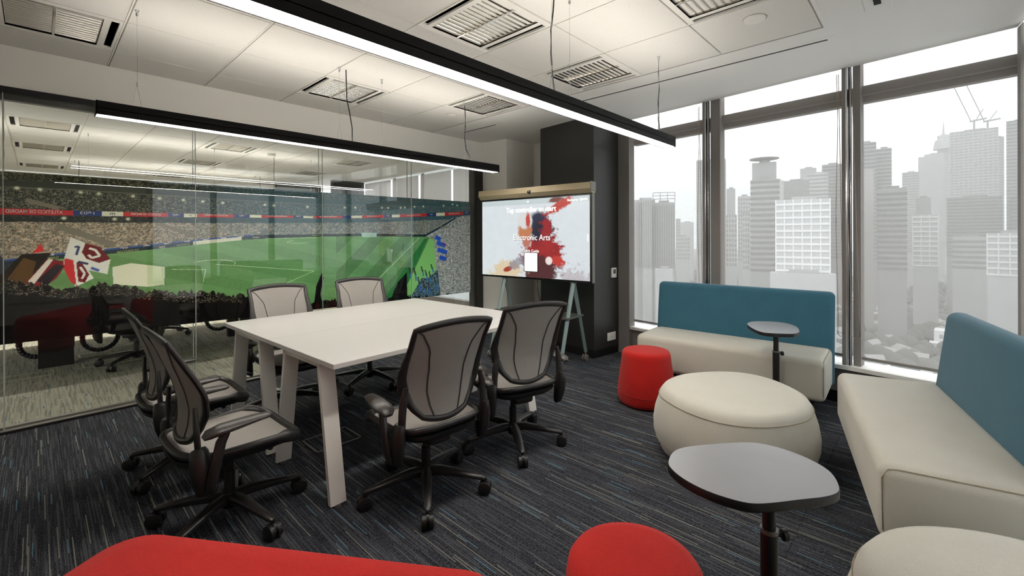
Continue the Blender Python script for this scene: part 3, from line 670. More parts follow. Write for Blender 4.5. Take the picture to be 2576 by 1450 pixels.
# film is backlit by the next room: a little light passes through
tl = t.node('ShaderNodeBsdfTranslucent'); t.link(vm.outputs[0], tl.inputs[0]); mx = t.node('ShaderNodeMixShader'); mx.inputs[0].default_value = .55
t.link(t.bsdf.outputs[0], mx.inputs[1]); t.link(tl.outputs[0], mx.inputs[2]); t.link(mx.outputs[0], t.n['Material Output'].inputs[0])
me.materials.append(mm)
mural = link('stadium_mural', me); tag(mural, 'wide printed film of a football stadium seen mirrored through the glass wall', 'mural')
tw = mat('banner_white', rgb(226, 220, 206), .6, var=0); tn = mat('banner_navy', rgb(40, 44, 70), .6, var=0); ty = mat('board_text', rgb(190, 190, 120), .6, var=0)
def mtext(s, x, z, size, m, sx=1.0, rot=0.0):
    M = Matrix.Translation((x, GYL + .0865, z)) @ Matrix.Rotation(rot, 4, 'Y') @ Matrix.Rotation(pi / 2, 4, 'X')
    text('banner_text', s, size, m, mural, True, M, 1.0, sx, .0003)
mtext('ATLETICO DE MADRID', -.005, 1.516, .034, tw, .80); mtext('1903', .268, 1.516, .030, tw, 1.5); mtext('m', .408, 1.518, .036, tn, 1.2)
mtext('ATLETICO DE MADRID', .612, 1.519, .026, tw, .72); mtext('1903', .81, 1.521, .022, tw, 1.1); mtext('m', .91, 1.522, .024, tn, 1.0)
for x, z, s, sx in ((1.10, 1.527, .02, 1.15), (1.615, 1.534, .016, 1.4), (2.115, 1.544, .014, 1.7), (2.64, 1.566, .016, 1.3), (3.19, 1.595, .022, 1.25), (3.83, 1.638, .026, 1.0)): mtext('ATLETICO DE MADRID', x, z, s * 1.1, tw, sx * .70, R(-0.5 if x < 2 else -3.6 if x > 3 else -2))
for x, z in ((1.305, 1.529), (1.81, 1.538), (2.83, 1.575), (3.455, 1.612), (4.05, 1.655)): mtext('1903', x, z, .018, tw, 1.3)
mtext("THE WORLD'S GAME", .50, 1.222, .020, ty, .72, R(-7)); mtext('OV', .715, 1.248, .026, tw, 1.1, R(-7)); mtext("THE WORLD'S GAME", .86, 1.268, .011, ty, .9, R(-7)); mtext('VOLTA', 1.42, 1.327, .014, tw, 1.2); mtext('GAME', .085, 1.183, .024, ty, .9, R(-8))
for x in (2.0, 2.6, 3.0): mtext("THE WORLD'S GAME", x, 1.347, .010, ty, 1.2)

# ================================================================== NEXT ROOM (seen through the glass)
fl2 = struct(MB().b2(-3.5, 5.6, 4.712, 13.2, -.15, -.006).obj('floor', 'slot', smooth=0))
ct = MB().b2(-.2495, .2495, -.4995, .4995, -.006, 0, bev=.0015).mesh('carpet_tile', 'carpet2', 0)
for i in range(18):
    for j in range(5): link('carpet_tile', ct, fl2, (-3.2 + .5 * i, 5.213 + 1.0 * j, 0))
MB().b2(-3.5, 5.6, 9.72, 13.2, -.006, 0).obj('carpet_field', 'carpet2', fl2, 0)
ce2 = struct(MB().b2(-3.5, 5.6, 4.65, 13.2, ZC + .012, ZC + .1).obj('ceiling', 'trim_white', smooth=0))
MB().b2(4.4, 5.6, 4.72, 13.2, ZC, ZC + .02).obj('gypsum_border', 'gypsum', ce2, 0)
GX2 = [-3.22, -2.62, -2.02, -1.42, -.82, -.22, .38, .96, 1.62, 2.29, 2.90, 3.5, 4.2, 4.4]; GY2 = [4.75, 5.37, 5.99, 6.61, 7.23] ; GY2 = [4.73 + .62 * k for k in range(14)]
fxc = {(5, 0), (8, 0), (11, 0), (2, 0), (5, 4), (5, 7), (5, 11), (8, 4), (8, 7), (8, 11), (11, 4), (11, 7), (11, 11), (2, 4), (2, 7)}  # first row is out of view, added to brighten the carpet by the glass
for i in range(13):
    for j in range(13):
        if (i, j) in fxc: continue
        link('ceiling_tile', tile_mesh(GX2[i + 1] - GX2[i], .62), ce2, (GX2[i], GY2[j], ZC))
nm = {5: 'left row', 8: 'middle row', 11: 'right row', 2: 'row hidden at far left'}; od = {0: 'unseen added', 4: 'nearest', 7: 'middle', 11: 'farthest'}
for i, j in sorted(fxc):
    e = empty('recessed_light', ((GX2[i] + GX2[i + 1]) / 2, GY2[j] + .31, ZC), 0, '%s louvred ceiling light beyond the glass, in the %s' % (od[j], nm[i]), 'ceiling light', 'louvred lights beyond the glass')
    troffer_parts(e, GX2[i + 1] - GX2[i], .62, 'tube_unseen' if j == 0 else 'tube_other', False)
disc(2.53, 7.6, .06, 'white round detector on the ceiling beyond the glass', ZC, .04)
disc(2.51, 9.4, .13, 'low white ceiling dome beyond the glass, above the stadium mural', ZC, .05)
struct(MB().b2(-3.5, 5.6, 13.1, 13.2, 0, ZC).obj('wall_far', 'white_wall', smooth=0)); struct(MB().b2(-3.6, -3.5, 4.7, 13.2, 0, ZC).obj('wall_far_left', 'white_wall', smooth=0))
struct(MB().b2(4.66, 5.42, 10.05, 10.2, 0, ZC).obj('wall_far_dark', 'charcoal', smooth=0))
wb = empty('framed_board', (4.1, 10.6, 0), 0, 'black framed grey board on the far side of the next room', 'board')
MB().b2(-.5, .5, -.02, .02, 0, 2.55).obj('frame', 'black', wb, 0); MB().b2(-.47, .47, -.03, -.018, .9, 2.52).obj('panel', 'lcd', wb, 0)
# window wall of next room
struct(MB().b2(5.42, 5.55, 4.2, 10.1, 0, .13).obj('wall_far_sill', 'mull_grey', smooth=0)); struct(MB().b2(5.52, 5.53, 4.2, 10.1, .13, ZC).obj('window_5', 'pane', smooth=0))
struct(MB().b2(5.38, 5.6, 4.72, 4.9, 0, ZC).obj('wall_far_pier', 'white_wall', smooth=0))
for k, (a, b) in enumerate(((4.9, 6.0), (6.05, 6.64), (6.70, 7.70), (7.77, 8.76), (8.83, 9.98))):
    e = empty('roller_shade', (5.40, (a + b) / 2, 0), 0, ['dense grey shade nearest the glass post, beyond the partition', 'narrow dense grey shade second from the glass post', 'middle dense grey shade beyond the glass', 'dense grey shade fourth from the glass post', 'dense grey shade farthest from the glass post'][k], 'roller shade', 'dense shades beyond the glass')
    h = (b - a) / 2; MB().add([(0, -h, .42), (0, h, .42), (0, h, 2.60), (0, -h, 2.60)], [(0, 1, 2, 3)]).obj('shade_cloth', 'blind', e, 0); MB().b2(-.006, .006, -h, h, .40, .42).obj('hem_bar', 'mull_grey', e, 0)
for k, y in enumerate((6.03, 7.73, 8.8)): struct(MB().b2(5.46, 5.51, y - .012, y + .012, .13, ZC).obj('trim_%d' % (16 + k), 'mull_grey', smooth=0))
# pendants of the next room, mostly hidden behind the mural
pendant(.30, 3.40, 7.75, 1.95, 'pendant lamp beyond the glass, hidden behind the mural, nearer one', (.45, 1.8, 3.2), ((2.62, (0, .003, 0, .003, 0, 0)),), 1.85, '_far')
pendant(-2.9, -.1, 7.75, 1.95, 'pendant lamp beyond the glass at far left, hidden behind the mural', (-2.7, -.3), ((-.25, (0, .003, 0, .003, 0, 0)),), -1.5, '_far')
pendant(.30, 3.40, 10.6, 1.95, 'pendant lamp beyond the glass, hidden behind the mural, farther one', (.45, 3.2), ((.5, (0, .003, 0, .003, 0, 0)), (3.3, (0, 0, 0, 0, 0, 0)),), 1.85, '_far')
# dark desk with pedestals and cable spines
dk = empty('long_desk', (1.2, 7.2, 0), 0, 'long dark desk beyond the glass, only its dark legs showing under the mural', 'desk')
MB().b2(-2.6, 1.5, -.75, .75, .70, .73).obj('desktop', 'desk_dark', dk, 0)
for x, y, w in ((-1.06, -.55, .26), (-.98, .55, .20), (.60, -.30, .12), (1.02, .65, .16), (-2.4, -.3, .2)): MB().b2(x - w / 2, x + w / 2, y - .04, y + .04, 0, .70).obj('desk_leg', 'desk_dark', dk, 0)
MB().b2(-2.4, 1.3, -.03, .03, .30, .66).obj('modesty_panel', 'desk_dark', dk, 0)
def cable_spine(x, y, zlow, w, lb):
    pts = [(x - w, y, .70)] + [(x - w * cos(a), y, zlow + w * 1.0 - w * sin(a)) for a in np.linspace(0, pi, 15)] + [(x + w, y, .70)]
    P = []
    for k in range(len(pts) - 1):
        a, b = Vector(pts[k]), Vector(pts[k + 1]); n = max(1, int((b - a).length / .012))
        P += [a.lerp(b, i / n) for i in range(n)]
    r = [.020 if i % 2 else .027 for i in range(len(P))]
    tag(MB().sweep(P, r, ref=(0, 1, 0), n=8).obj('cable_spine', 'cord'), lb, 'cable', 'corrugated cable loops under the far desk')
cable_spine(.02, 6.75, .10, .14, 'black corrugated cable loop hanging under the mural at far left'); cable_spine(.50, 6.95, .05, .15, 'black corrugated cable loop hanging between the far desk legs'); cable_spine(1.72, 7.2, .06, .15, 'black corrugated cable loop near the second glass joint')
fb = mat('floor_box_trim', rgb(196, 190, 160), .5, var=.03)
def floor_box(x, y, lb, grp, w=.30, d=.11, m=fb):
    e = empty('floor_box', (x, y, 0), 0, lb, 'floor outlet', grp)
    b = MB()
    for s in (-1, 1): b.b2(-w, w, *sorted((s * d, s * (d - .012))), 0, .004); b.b2(*sorted((s * w, s * (w - .012))), -d, d, 0, .004)
    b.obj('rim', m, e, 0); MB().b2(-w + .012, w - .012, -d + .012, d - .012, 0, .002).obj('lid', 'carpet2' if y > 4.6 else 'carpet', e, 0)
floor_box(.62, 6.42, 'pale rimmed floor outlet beyond the glass, nearer of the right pair', 'floor outlets beyond the glass'); floor_box(.62, 6.98, 'pale rimmed floor outlet beyond the glass, farther of the right pair', 'floor outlets beyond the glass'); floor_box(-.18, 6.35, 'pale rimmed floor outlet beyond the glass at the far left', 'floor outlets beyond the glass')
floor_box(1.32, 2.88, 'dark rimmed floor outlet in the carpet under the white table', None, .15, .12, MT['frame_grey'])

# ================================================================== CHAIRS
def build_chair(label, cat='chair'):
    root = empty('task_chair', (0, 0, 0), 0, label, cat, 'grey mesh task chairs')
    # star base
    b = MB().lathe([(.001, .062), (.03, .062), (.036, .085), (.036, .118), (.028, .13), (.028, .135)], n=20); base = b.obj('base_hub', 'plastic', root)
    for k in range(5):
        a = R(72 * k); u = Vector((cos(a), sin(a), 0))
        P = [u * .02 + Vector((0, 0, .108)), u * .08 + Vector((0, 0, .112)), u * .16 + Vector((0, 0, .104)), u * .24 + Vector((0, 0, .092)), u * .30 + Vector((0, 0, .083)), u * .312 + Vector((0, 0, .078))]
        MB().sweep(P, [.030, .029, .025, .020, .017, .010], [.022, .022, .018, .014, .012, .008], n=10, power=.75).obj('base_arm', 'plastic', root)
        c = MB(); w = Vector((-u.y, u.x, 0)); ct_ = u * .312
        c.sweep([ct_ + Vector((0, 0, .045)), ct_ + Vector((0, 0, .082))], .009, n=8)
        c.sweep([ct_ + w * -.006 + Vector((0, 0, .045)), ct_ + w * .006 + Vector((0, 0, .045))], .026, n=14)
        for s in (-1, 1):
            c.sweep([ct_ + w * (s * .004) + Vector((0, 0, .033)), ct_ + w * (s * .0065) + Vector((0, 0, .033)), ct_ + w * (s * .026) + Vector((0, 0, .033)), ct_ + w * (s * .028) + Vector((0, 0, .033))], [.029, .033, .033, .028], n=20)
        c.obj('caster', 'caster', root)
    c = MB().lathe([(.023, .12), (.023, .235), (.0165, .236), (.0165, .33)], n=18); c.obj('gas_lift', 'caster', root)
    # seat
    def outline(a, k=1.0):
        cc, ss = cos(a), sin(a); p = .5
        x = math.copysign(abs(cc) ** p, cc); y = math.copysign(abs(ss) ** p, ss)
        hw = .232 + .018 * y
        return x * hw * k, .005 + y * .238 * k
    def zs(x, y): return .405 + .016 * (x / .25) ** 2 + (.030 * ((-.08 - y) / .155) ** 2 if y < -.08 else 0) - (.034 * ((y - .10) / .14) ** 2 if y > .10 else 0)
    n = 48; rs = []
    for k in (1.0, .93, .8, .6, .4, .2, .02):
        rs.append([(lambda xy: (xy[0], xy[1], zs(*xy) - .010 * (1 - k) ))(outline(2 * pi * i / n, k)) for i in range(n)])
    seat = MB().rings(rs, False); seat.f.append(tuple(range(6 * n, 7 * n))); so = seat.obj('seat', 'mesh', root)
    path = []; 
    for i in range(n): x, y = outline(2 * pi * i / n, 1.0); path.append((x, y, zs(x, y) - .008))
    ra = [.014 + (.010 if p[1] > .15 else 0) for p in path]
    MB().sweep(path, ra, [r * 1.25 for r in ra], n=10, closed=True).obj('seat_rim', 'plastic', root)
    rs = []
    for k, dz in ((.97, -.012), (.96, -.030), (.86, -.052), (.60, -.075), (.35, -.10)): rs.append([(lambda xy: (xy[0], xy[1] - .01, min(zs(*xy), .41) + dz))(outline(2 * pi * i / n, k)) for i in range(n)][::-1])
    MB().rings(rs).obj('seat_pan', 'caster', root)
    MB().box((0, -.02, .325), (.13, .26, .06), bev=.02, seg=3).obj('tilt_box', 'plastic', root)
    MB().sweep([(-.17, .12, .345), (.17, .12, .345)], .012, n=8).obj('lever', 'caster', so)
    # back
    pv = [0, .12, .28, .45, .62, .8, 1.0]; py = [-.196, -.188, -.188, -.202, -.226, -.257, -.296]; pw = [.120, .168, .200, .216, .215, .210, .214]
    def prof(v): return np.interp(v, pv, py), .468 + .440 * v, np.interp(v, pv, pw)
    def bpt(s, v, dy=0.0, k=1.0):
        y, z, w = prof(v); x = s * w * k
        cv = np.interp(v, [0, .5, 1], [.055, .05, .02])
        return Vector((x, y + cv * (x / .215) ** 2 + dy, z + .022 * (1 - (s * k) ** 2) * max(0, (v - .6) / .4) ** 2 - .022 * (1 - (s * k) ** 2) * max(0, (.15 - v) / .15) ** 2))
    vv = list(np.linspace(0, 1, 22)); loop = []; rad = []; rn = []
    rr = lambda v: float(np.interp(v, [0, .15, .32, .5, .7, 1], [.014, .018, .030, .026, .016, .014]))
    for v in vv: loop.append(bpt(1, v)); rad.append(rr(v)); rn.append(.011)
    for s in np.linspace(.86, -.86, 13): loop.append(bpt(s, 1)); rad.append(.017); rn.append(.011)
    for v in vv[::-1]: loop.append(bpt(-1, v)); rad.append(rr(v)); rn.append(.011)
    for s in np.linspace(-.8, .8, 9): loop.append(bpt(s, 0)); rad.append(.016); rn.append(.012)
    bf = MB().sweep(loop, rad, rn, ref=(0, 1, .25), n=10, closed=True).obj('back_frame', 'plastic', root)
    bm_ = MB().grid(lambda u, v: tuple(bpt(2 * u - 1, .0 + v, 0, .99)), 24, 22); bo = bm_.obj('backrest', 'mesh', root)
    for s in (-1, 1):
        for dy in (-.003, .003):
            pts = [bpt(s * np.interp(v, [0, .25, .5, .75, .93, .98], [.52, .50, .46, .55, .80, .93]), v, dy) for v in np.linspace(.01, .98, 20)]
            MB().sweep(pts, .0038 if dy < 0 else .0022, .0012, ref=(0, 1, 0), n=6).obj('seam', 'seam_dark', bo)
        # uprights, pods, arms
        MB().sweep([(s * .225, -.165, .36), (s * .232, -.180, .46), (s * .228, -.185, .56), (s * .214, -.186, .63)], [.017, .019, .020, .014], [.012, .012, .011, .008], ref=(0, 1, 0), n=10).obj('back_upright', 'plastic', root)
        MB().sweep([(s * .228, -.150, .262), (s * .240, -.155, .285), (s * .248, -.165, .34), (s * .250, -.175, .40), (s * .246, -.180, .455), (s * .243, -.182, .47)], [.010, .034, .042, .040, .034, .026], [.008, .022, .030, .030, .024, .018], ref=(1, 0, 0), n=12).obj('arm_pod', 'plastic', root)
        MB().sweep([(s * .235, -.12, .285), (s * .272, -.145, .300), (s * .288, -.145, .34), (s * .292, -.130, .42), (s * .292, -.115, .49), (s * .290, -.095, .525)], [.014, .020, .021, .020, .020, .016], [.012, .016, .017, .016, .016, .014], ref=(1, 0, 0), n=10).obj('arm_support', 'plastic', root)
        MB().sweep([(s * .292, -.178, .524), (s * .292, -.160, .534), (s * .290, -.11, .542), (s * .286, -.045, .545), (s * .281, .02, .546), (s * .278, .065, .545), (s * .277, .080, .543)], [.018, .034, .043, .041, .035, .026, .010], [.008, .018, .021, .018, .014, .012, .006], n=14).obj('arm_pad', 'pad', root)
    return root
CH = build_chair('grey mesh task chair nearest the camera on the window side of the table, back turned')
def place(ch, x, y, face, base, label=None, group=None):
    ch.location = (x, y, 0); ch.rotation_euler = (0, 0, R(face - 90))
    if label: ch['label'] = label
    if group: ch['group'] = group
    d = R(base) - R(face - 90)
    for c in ch.children:
        nme = c.name.split('.')[0]
        if nme in ('base_hub', 'base_arm', 'caster'): c.rotation_euler = (0, 0, d)
    return ch
place(CH, 1.386, 1.936, 85, 19.6)
for x, y, f_, b_, lb, g in ((2.091, 1.974, 74, 17.5, 'grey mesh task chair on the window side of the table, nearer the big screen', None),
        (.618, 2.425, 2, 70.6, 'grey mesh task chair at the left end of the table, closest to the red bench', None),
        (.62, 3.18, 0, 0, 'grey mesh task chair at the left table end, nearer the glass wall', None),
        (1.35, 3.66, -91, 30, 'grey mesh task chair facing the camera behind the table, left of the pair', None),
        (2.056, 3.724, -100, 64.6, 'grey mesh task chair facing the camera behind the table, right of the pair', None),
        (.72, 6.15, 60, 10, 'dark task chair beyond the glass, star base showing above the left table chairs', 'task chairs beyond the glass'),
        (1.15, 7.6, -90, 40, 'dark task chair beyond the glass, on the far side of the long desk', 'task chairs beyond the glass')):
    place(copy_tree(CH), x, y, f_, b_, lb, g)

# ================================================================== TABLE
tb = empty('meeting_table', (1.752, 2.90, 0), R(1.9), 'large white rectangular meeting table made of two tops on splayed legs', 'table')
for s in (-1, 1):
    yc = s * .3995
    MB().b2(-.82, .82, yc - .3985, yc + .3985, .698, .723, bev=.0015).obj('tabletop', 'table_white', tb, 0)
    for e in (-1, 1):
        xo = e * .765
        MB().b2(xo - .04, xo + .04, yc - .225, yc + .225, .672, .698).obj('crossbeam', 'leg_white', tb, 0)
        for q in (-1, 1):
            ya, yb = yc + q * .205, yc + q * .325; hw = .013
            v = [(xo - .04, ya - hw, .685), (xo + .04, ya - hw, .685), (xo + .04, ya + hw, .685), (xo - .04, ya + hw, .685), (xo - .04, yb - hw, .012), (xo + .04, yb - hw, .012), (xo + .04, yb + hw, .012), (xo - .04, yb + hw, .012)]
            lg = MB().add(v, [(0, 1, 2, 3), (7, 6, 5, 4), (0, 4, 5, 1), (1, 5, 6, 2), (2, 6, 7, 3), (3, 7, 4, 0)]).obj('leg', 'leg_white', tb, 0)
            MB().lathe([(.018, 0), (.018, .006), (.006, .008), (.006, .014)], (xo, yb, 0), 14).obj('leveller', 'frame_grey', lg)
    MB().b2(-.74, .74, yc - .02, yc + .02, .655, .698).obj('long_rail', 'leg_white', tb, 0)

# ================================================================== SOFAS
def sofa(loc, rz, L, label, legs=True):
    """local: seat front along +x at y=0, back toward +y"""
    e = empty('sofa', loc, rz, label, 'sofa')
    MB().b2(0, L, 0, .50, .15, .45, bev=.045, seg=6).obj('seat', 'beige', e, 60)
    for xx in (.034, L - .034):
        s = 1 if xx > .5 else -1; x_ = L - .012 if s > 0 else .012
        pts = [(x_, .035, .17), (x_, .012, .20), (x_, .010, .40), (x_, .03, .435), (x_, .06, .440), (x_, .46, .440)]
        MB().sweep(pts, .0022, n=5).obj('seat_seam', 'seam', e)
    b = bmesh.new(); bmesh.ops.create_cube(b, size=1.0, matrix=Matrix.Translation((L / 2, .495, .515)) @ Matrix.Diagonal((L + .02, .10, .73, 1)))
    bmesh.ops.bevel(b, geom=b.edges[:], offset=.042, segments=6, profile=.5, affect='EDGES')
    for v in b.verts: k = max(0, (v.co.z - .3) / .57); v.co.y += .085 * k ** 1.3
    MB().bm(b).obj('backrest', 'teal', e, 60)
    MB().b2(.12, L - .12, .10, .44, .12, .152).obj('underframe', 'slot', e, 0)
    if legs:
        for x in (.14, L - .14):
            for y in (.10, .46): MB().b2(x - .02, x + .02, y - .02, y + .02, 0, .125).obj('leg', 'black', e, 0)
    return e
# back sofa: front edge from (3.718,.545) (right) to (3.663,1.925) (left)
a_, b_ = Vector((3.663, 1.94)), Vector((3.725, .535)); d_ = b_ - a_
sofa((b_.x, b_.y, 0), math.atan2(-d_.y, -d_.x), d_.length, 'teal-backed sofa with a beige seat in front of the middle window')
# fix orientation of local frame: x runs along front, y must point to the window
S1 = [o for o in COL.objects if o.name == 'sofa'][0]
S1.rotation_euler[2] = math.atan2(d_.y, d_.x); S1.location = (a_.x, a_.y, 0)
a2, b2_ = Vector((2.195, .145)), Vector((3.54, .447)); dd = b2_ - a2
sofa((b2_.x, b2_.y, 0), math.atan2(-dd.y, -dd.x), dd.length, 'teal-backed sofa with a beige seat at the right edge, end face toward the camera')

# ================================================================== OTTOMANS, STOOLS, BENCH
def blob(name, pts, rings_, m, label, cat, group=None, seam=None, seam_m='seam', loc=(0, 0, 0), n=72, part='cushion', rz=0):
    """pts: polar outline (angle deg, radius); rings_: (scale, z)"""
    an = np.array([p[0] for p in pts] + [pts[0][0] + 360.0]); ra = np.array([p[1] for p in pts] + [pts[0][1]])
    aa = np.linspace(0, 360, n, endpoint=False)
    k = np.interp((aa - an[0]) % 360 + an[0], an, ra)
    for _ in range(4): k = (np.roll(k, 1) + k * 2 + np.roll(k, -1)) / 4
    e = empty(name, loc, rz, label, cat, group)
    def ring(s, z): return [(s * k[i] * cos(R(aa[i])), s * k[i] * sin(R(aa[i])), z) for i in range(n)]
    MB().rings([ring(s, z) for s, z in rings_]).obj(part, m, e, 60)
    for s, z in (seam or []): MB().sweep(ring(s, z), .0022, n=5, closed=True).obj('seam', seam_m, e)
    MB().rings([ring(.80, 0), ring(.80, .02)]).obj('base', 'slot', e, 30)
    return e
op = np.array([(2.594, 1.225), (2.86, 1.281), (3.135, 1.175), (3.344, .878), (3.199, .615), (2.934, .466), (2.637, .525), (2.506, .623), (2.414, .784), (2.433, .955), (2.522, 1.13)]) - np.array([2.87, .88])
pol = sorted((float(np.degrees(np.arctan2(y, x))), float(np.hypot(x, y))) for x, y in op)
OR_ = [(.86, .012), (.95, .02), (.975, .045), (1.02, .085), (1.06, .14), (1.065, .20), (1.04, .27), (.995, .33), (.97, .365), (.93, .388), (.86, .398), (.7, .402), (.4, .404), (.02, .404)]
blob('ottoman', pol, OR_, 'beige', 'big oval beige ottoman in the middle of the lounge area', 'ottoman', None, [(1.024, .09), (.985, .352)], loc=(2.87, .88, 0))
blob('ottoman', [(a, r * .98) for a, r in pol], OR_, 'beige', 'beige ottoman cut off by the bottom right corner of the view', 'ottoman', None, [(1.024, .09), (.985, .352)], loc=(1.66, -.235, 0), rz=R(150))
circ = [(a, .205) for a in range(-180, 180, 20)]
SR_ = [(.90, .006), (1.02, .012), (1.07, .04), (1.08, .085), (1.075, .11), (1.06, .16), (1.01, .24), (.95, .32), (.925, .37), (.90, .40), (.85, .415), (.7, .422), (.3, .424), (.02, .424)]
blob('stool', circ, SR_, 'red', 'round red stool between the charcoal column and the back sofa', 'stool', None, [(1.083, .095)], 'seam_red', loc=(3.315, 1.665, 0))
blob('stool', circ, SR_, 'red', 'round red stool at the bottom edge, between the red bench and the near table', 'stool', None, [(1.083, .095)], 'seam_red', loc=(1.139, .610, 0))
# red bench
be = empty('bench', (0, 0, 0), 0, 'long red upholstered bench at the bottom left corner', 'bench')
e1 = Vector((.559, -.829)); e2 = Vector((-.829, -.559))
def rrect(a0, a1, b0, b1, r, k=7):
    P = []
    for (cx_, cy_, s) in ((a1 - r, b1 - r, 0), (a0 + r, b1 - r, 90), (a0 + r, b0 + r, 180), (a1 - r, b0 + r, 270)):
        for i in range(k + 1): t_ = R(s + 90 * i / k); P.append((cx_ + r * cos(t_), cy_ + r * sin(t_)))
    return P
def bring(d, z, r=.13):
    out = []
    for a, b in rrect(-1.44 + d, -.20 - d, -1.2226 + d, -.70 - d, r):
        p = e1 * a + e2 * b; out.append((p.x, p.y, z))
    return out
brs = [bring(d, z, r) for d, z, r in ((.05, .01, .10), (.02, .03, .12), (.0, .08, .13), (-.004, .2, .134), (0, .33, .13), (.006, .375, .125), (.018, .40, .115), (.04, .415, .10), (.10, .421, .06), (.2, .423, .03))]
def area(r): return sum(r[i][0] * r[(i + 1) % len(r)][1] - r[(i + 1) % len(r)][0] * r[i][1] for i in range(len(r)))
if area(brs[0]) < 0: brs = [r[::-1] for r in brs]
MB().rings(brs).obj('seat_cushion', 'red', be, 60); MB().sweep(bring(.0, .10, .13), .0025, n=5, closed=True).obj('seam', 'seam_red', be)

# ================================================================== SIDE TABLES
TP = [(-.114, .203), (-.041, .22), (.014, .204), (.088, .151), (.167, .084), (.197, .047), (.21, .006), (.207, -.057), (.183, -.12), (.146, -.162), (.098, -.183), (.058, -.193), (.027, -.191), (-.017, -.168), (-.067, -.127), (-.121, -.088), (-.166, -.048), (-.181, -.018), (-.19, .031), (-.188, .085), (-.17, .142), (-.141, .183)]
TP2 = [(.025, .181), (.103, .188), (.16, .172), (.22, .117), (.265, .031), (.237, -.055), (.141, -.125), (.025, -.161), (-.051, -.175), (-.128, -.164), (-.162, -.135), (-.191, -.094), (-.222, -.041), (-.226, .02), (-.147, .091), (-.048, .15)]
def smooth_poly(P, n=72):
    P = np.array(P); m = len(P); t_ = np.linspace(0, m, n, endpoint=False); out = []
    for t in t_:
        i = int(t); f = t - i; p0, p1, p2_, p3 = P[(i - 1) % m], P[i % m], P[(i + 1) % m], P[(i + 2) % m]
        out.append(.5 * ((2 * p1) + (-p0 + p2_) * f + (2 * p0 - 5 * p1 + 4 * p2_ - p3) * f * f + (-p0 + 3 * p1 - 3 * p2_ + p3) * f ** 3))
    out = np.array(out)
    for _ in range(3): out = (np.roll(out, 1, 0) + 2 * out + np.roll(out, -1, 0)) / 4
    return [tuple(p) for p in out]
def side_table(P, loc, pole, label, br, flat=False):
    e = empty('side_table', loc, 0, label, 'side table', 'small adjustable side tables')
    Q = smooth_poly(P)
    if area([(x, y, 0) for x, y in Q]) < 0: Q = Q[::-1]
    k = lambda s, z: [(x * s, y * s, z) for x, y in Q]
    MB().rings([k(.97, .634), k(1.0, .638), k(1.002, .655), k(.995, .6595)]).obj('top_edge', 'top_black', e)
    MB().rings([k(.99, .6590), k(.99, .6605)]).obj('tabletop', 'top_grey', e, 30)
    px, py = pole
    MB().sweep([(px, py, .012), (px, py, .49)], .0225, n=24).obj('pole', 'top_black', e)
    MB().sweep([(px, py, .49), (px, py, .636)], .0175, n=24).obj('inner_pole', 'top_black', e)
    MB().lathe([(.0235, .485), (.0235, .495)], (px, py, 0), 24).obj('collar', 'frame_grey', e)
    kx, ky = .68, -.733
    MB().sweep([(px + kx * .02, py + ky * .02, .475), (px + kx * .045, py + ky * .045, .475)], .005, n=8).obj('knob_stem', 'top_black', e)
    MB().sweep([(px + kx * .036, py + ky * .036, .475), (px + kx * .038, py + ky * .038, .475), (px + kx * .050, py + ky * .050, .475), (px + kx * .052, py + ky * .052, .475)], [.013, .016, .016, .012], n=14).obj('knob', 'top_black', e)
    MB().lathe([(br, 0), (br, .008), (br - .01, .012), (.02, .013)], (px, py, 0), 40).obj('foot_plate', 'top_black', e)
side_table(TP, (1.384, .368, 0), (.036 - .0, -.03), 'grey topped side table nearest the camera, on a black pole', .17)
side_table(TP2, (3.644, .839, 0), (.0, -.02), 'grey topped side table in front of the back sofa, on a black pole', .12)

# ================================================================== SCREEN ON STAND
TR_ = Vector((3.738, 2.444)); TL_ = Vector((3.617, 3.909)); tw_ = (TR_ - TL_).length
tv = empty('screen_on_stand', ((TR_.x + TL_.x) / 2, (TR_.y + TL_.y) / 2, 0), math.atan2((TR_ - TL_).y, (TR_ - TL_).x), 'large touch screen with a bronze bar on a wheeled A-frame stand', 'screen')
# local: +x to the viewer's right, -y toward the viewer (room side)
hw = tw_ / 2
MB().b2(-hw, hw, -.015, .045, .862, 1.757, bev=.006, seg=2).obj('bezel', 'tv_black', tv, 0)
MB().b2(-hw - .003, hw + .003, .0, .052, .858, 1.76, bev=.006).obj('back_shell', 'frame_grey', tv, 0)
sb_ = MB(); pr = [(-.018, 1.757), (-.055, 1.80), (-.05, 1.862), (.04, 1.862), (.05, 1.757)]
sb_.add([(x, y, z) for x in (-hw - .008, hw + .008) for y, z in pr], [(0, 1, 2, 3, 4), (9, 8, 7, 6, 5)] + [(i, 5 + i, 5 + (i + 1) % 5, (i + 1) % 5) for i in range(5)])
sbo = sb_.obj('speaker_bar', 'bronze', tv, 0)
MB().sweep([(0, -.040, 1.805), (0, -.058, 1.812)], .022, n=20).obj('camera_lens', 'tv_black', tv); MB().sweep([(.0, -.058, 1.812), (0, -.0585, 1.812)], .009, n=16).obj('lens_glass', 'steel', tv)
MB().b2(hw + .006, hw + .016, -.055, .05, 1.775, 1.87, bev=.003).obj('end_cap', 'frame_grey', sbo, 0)
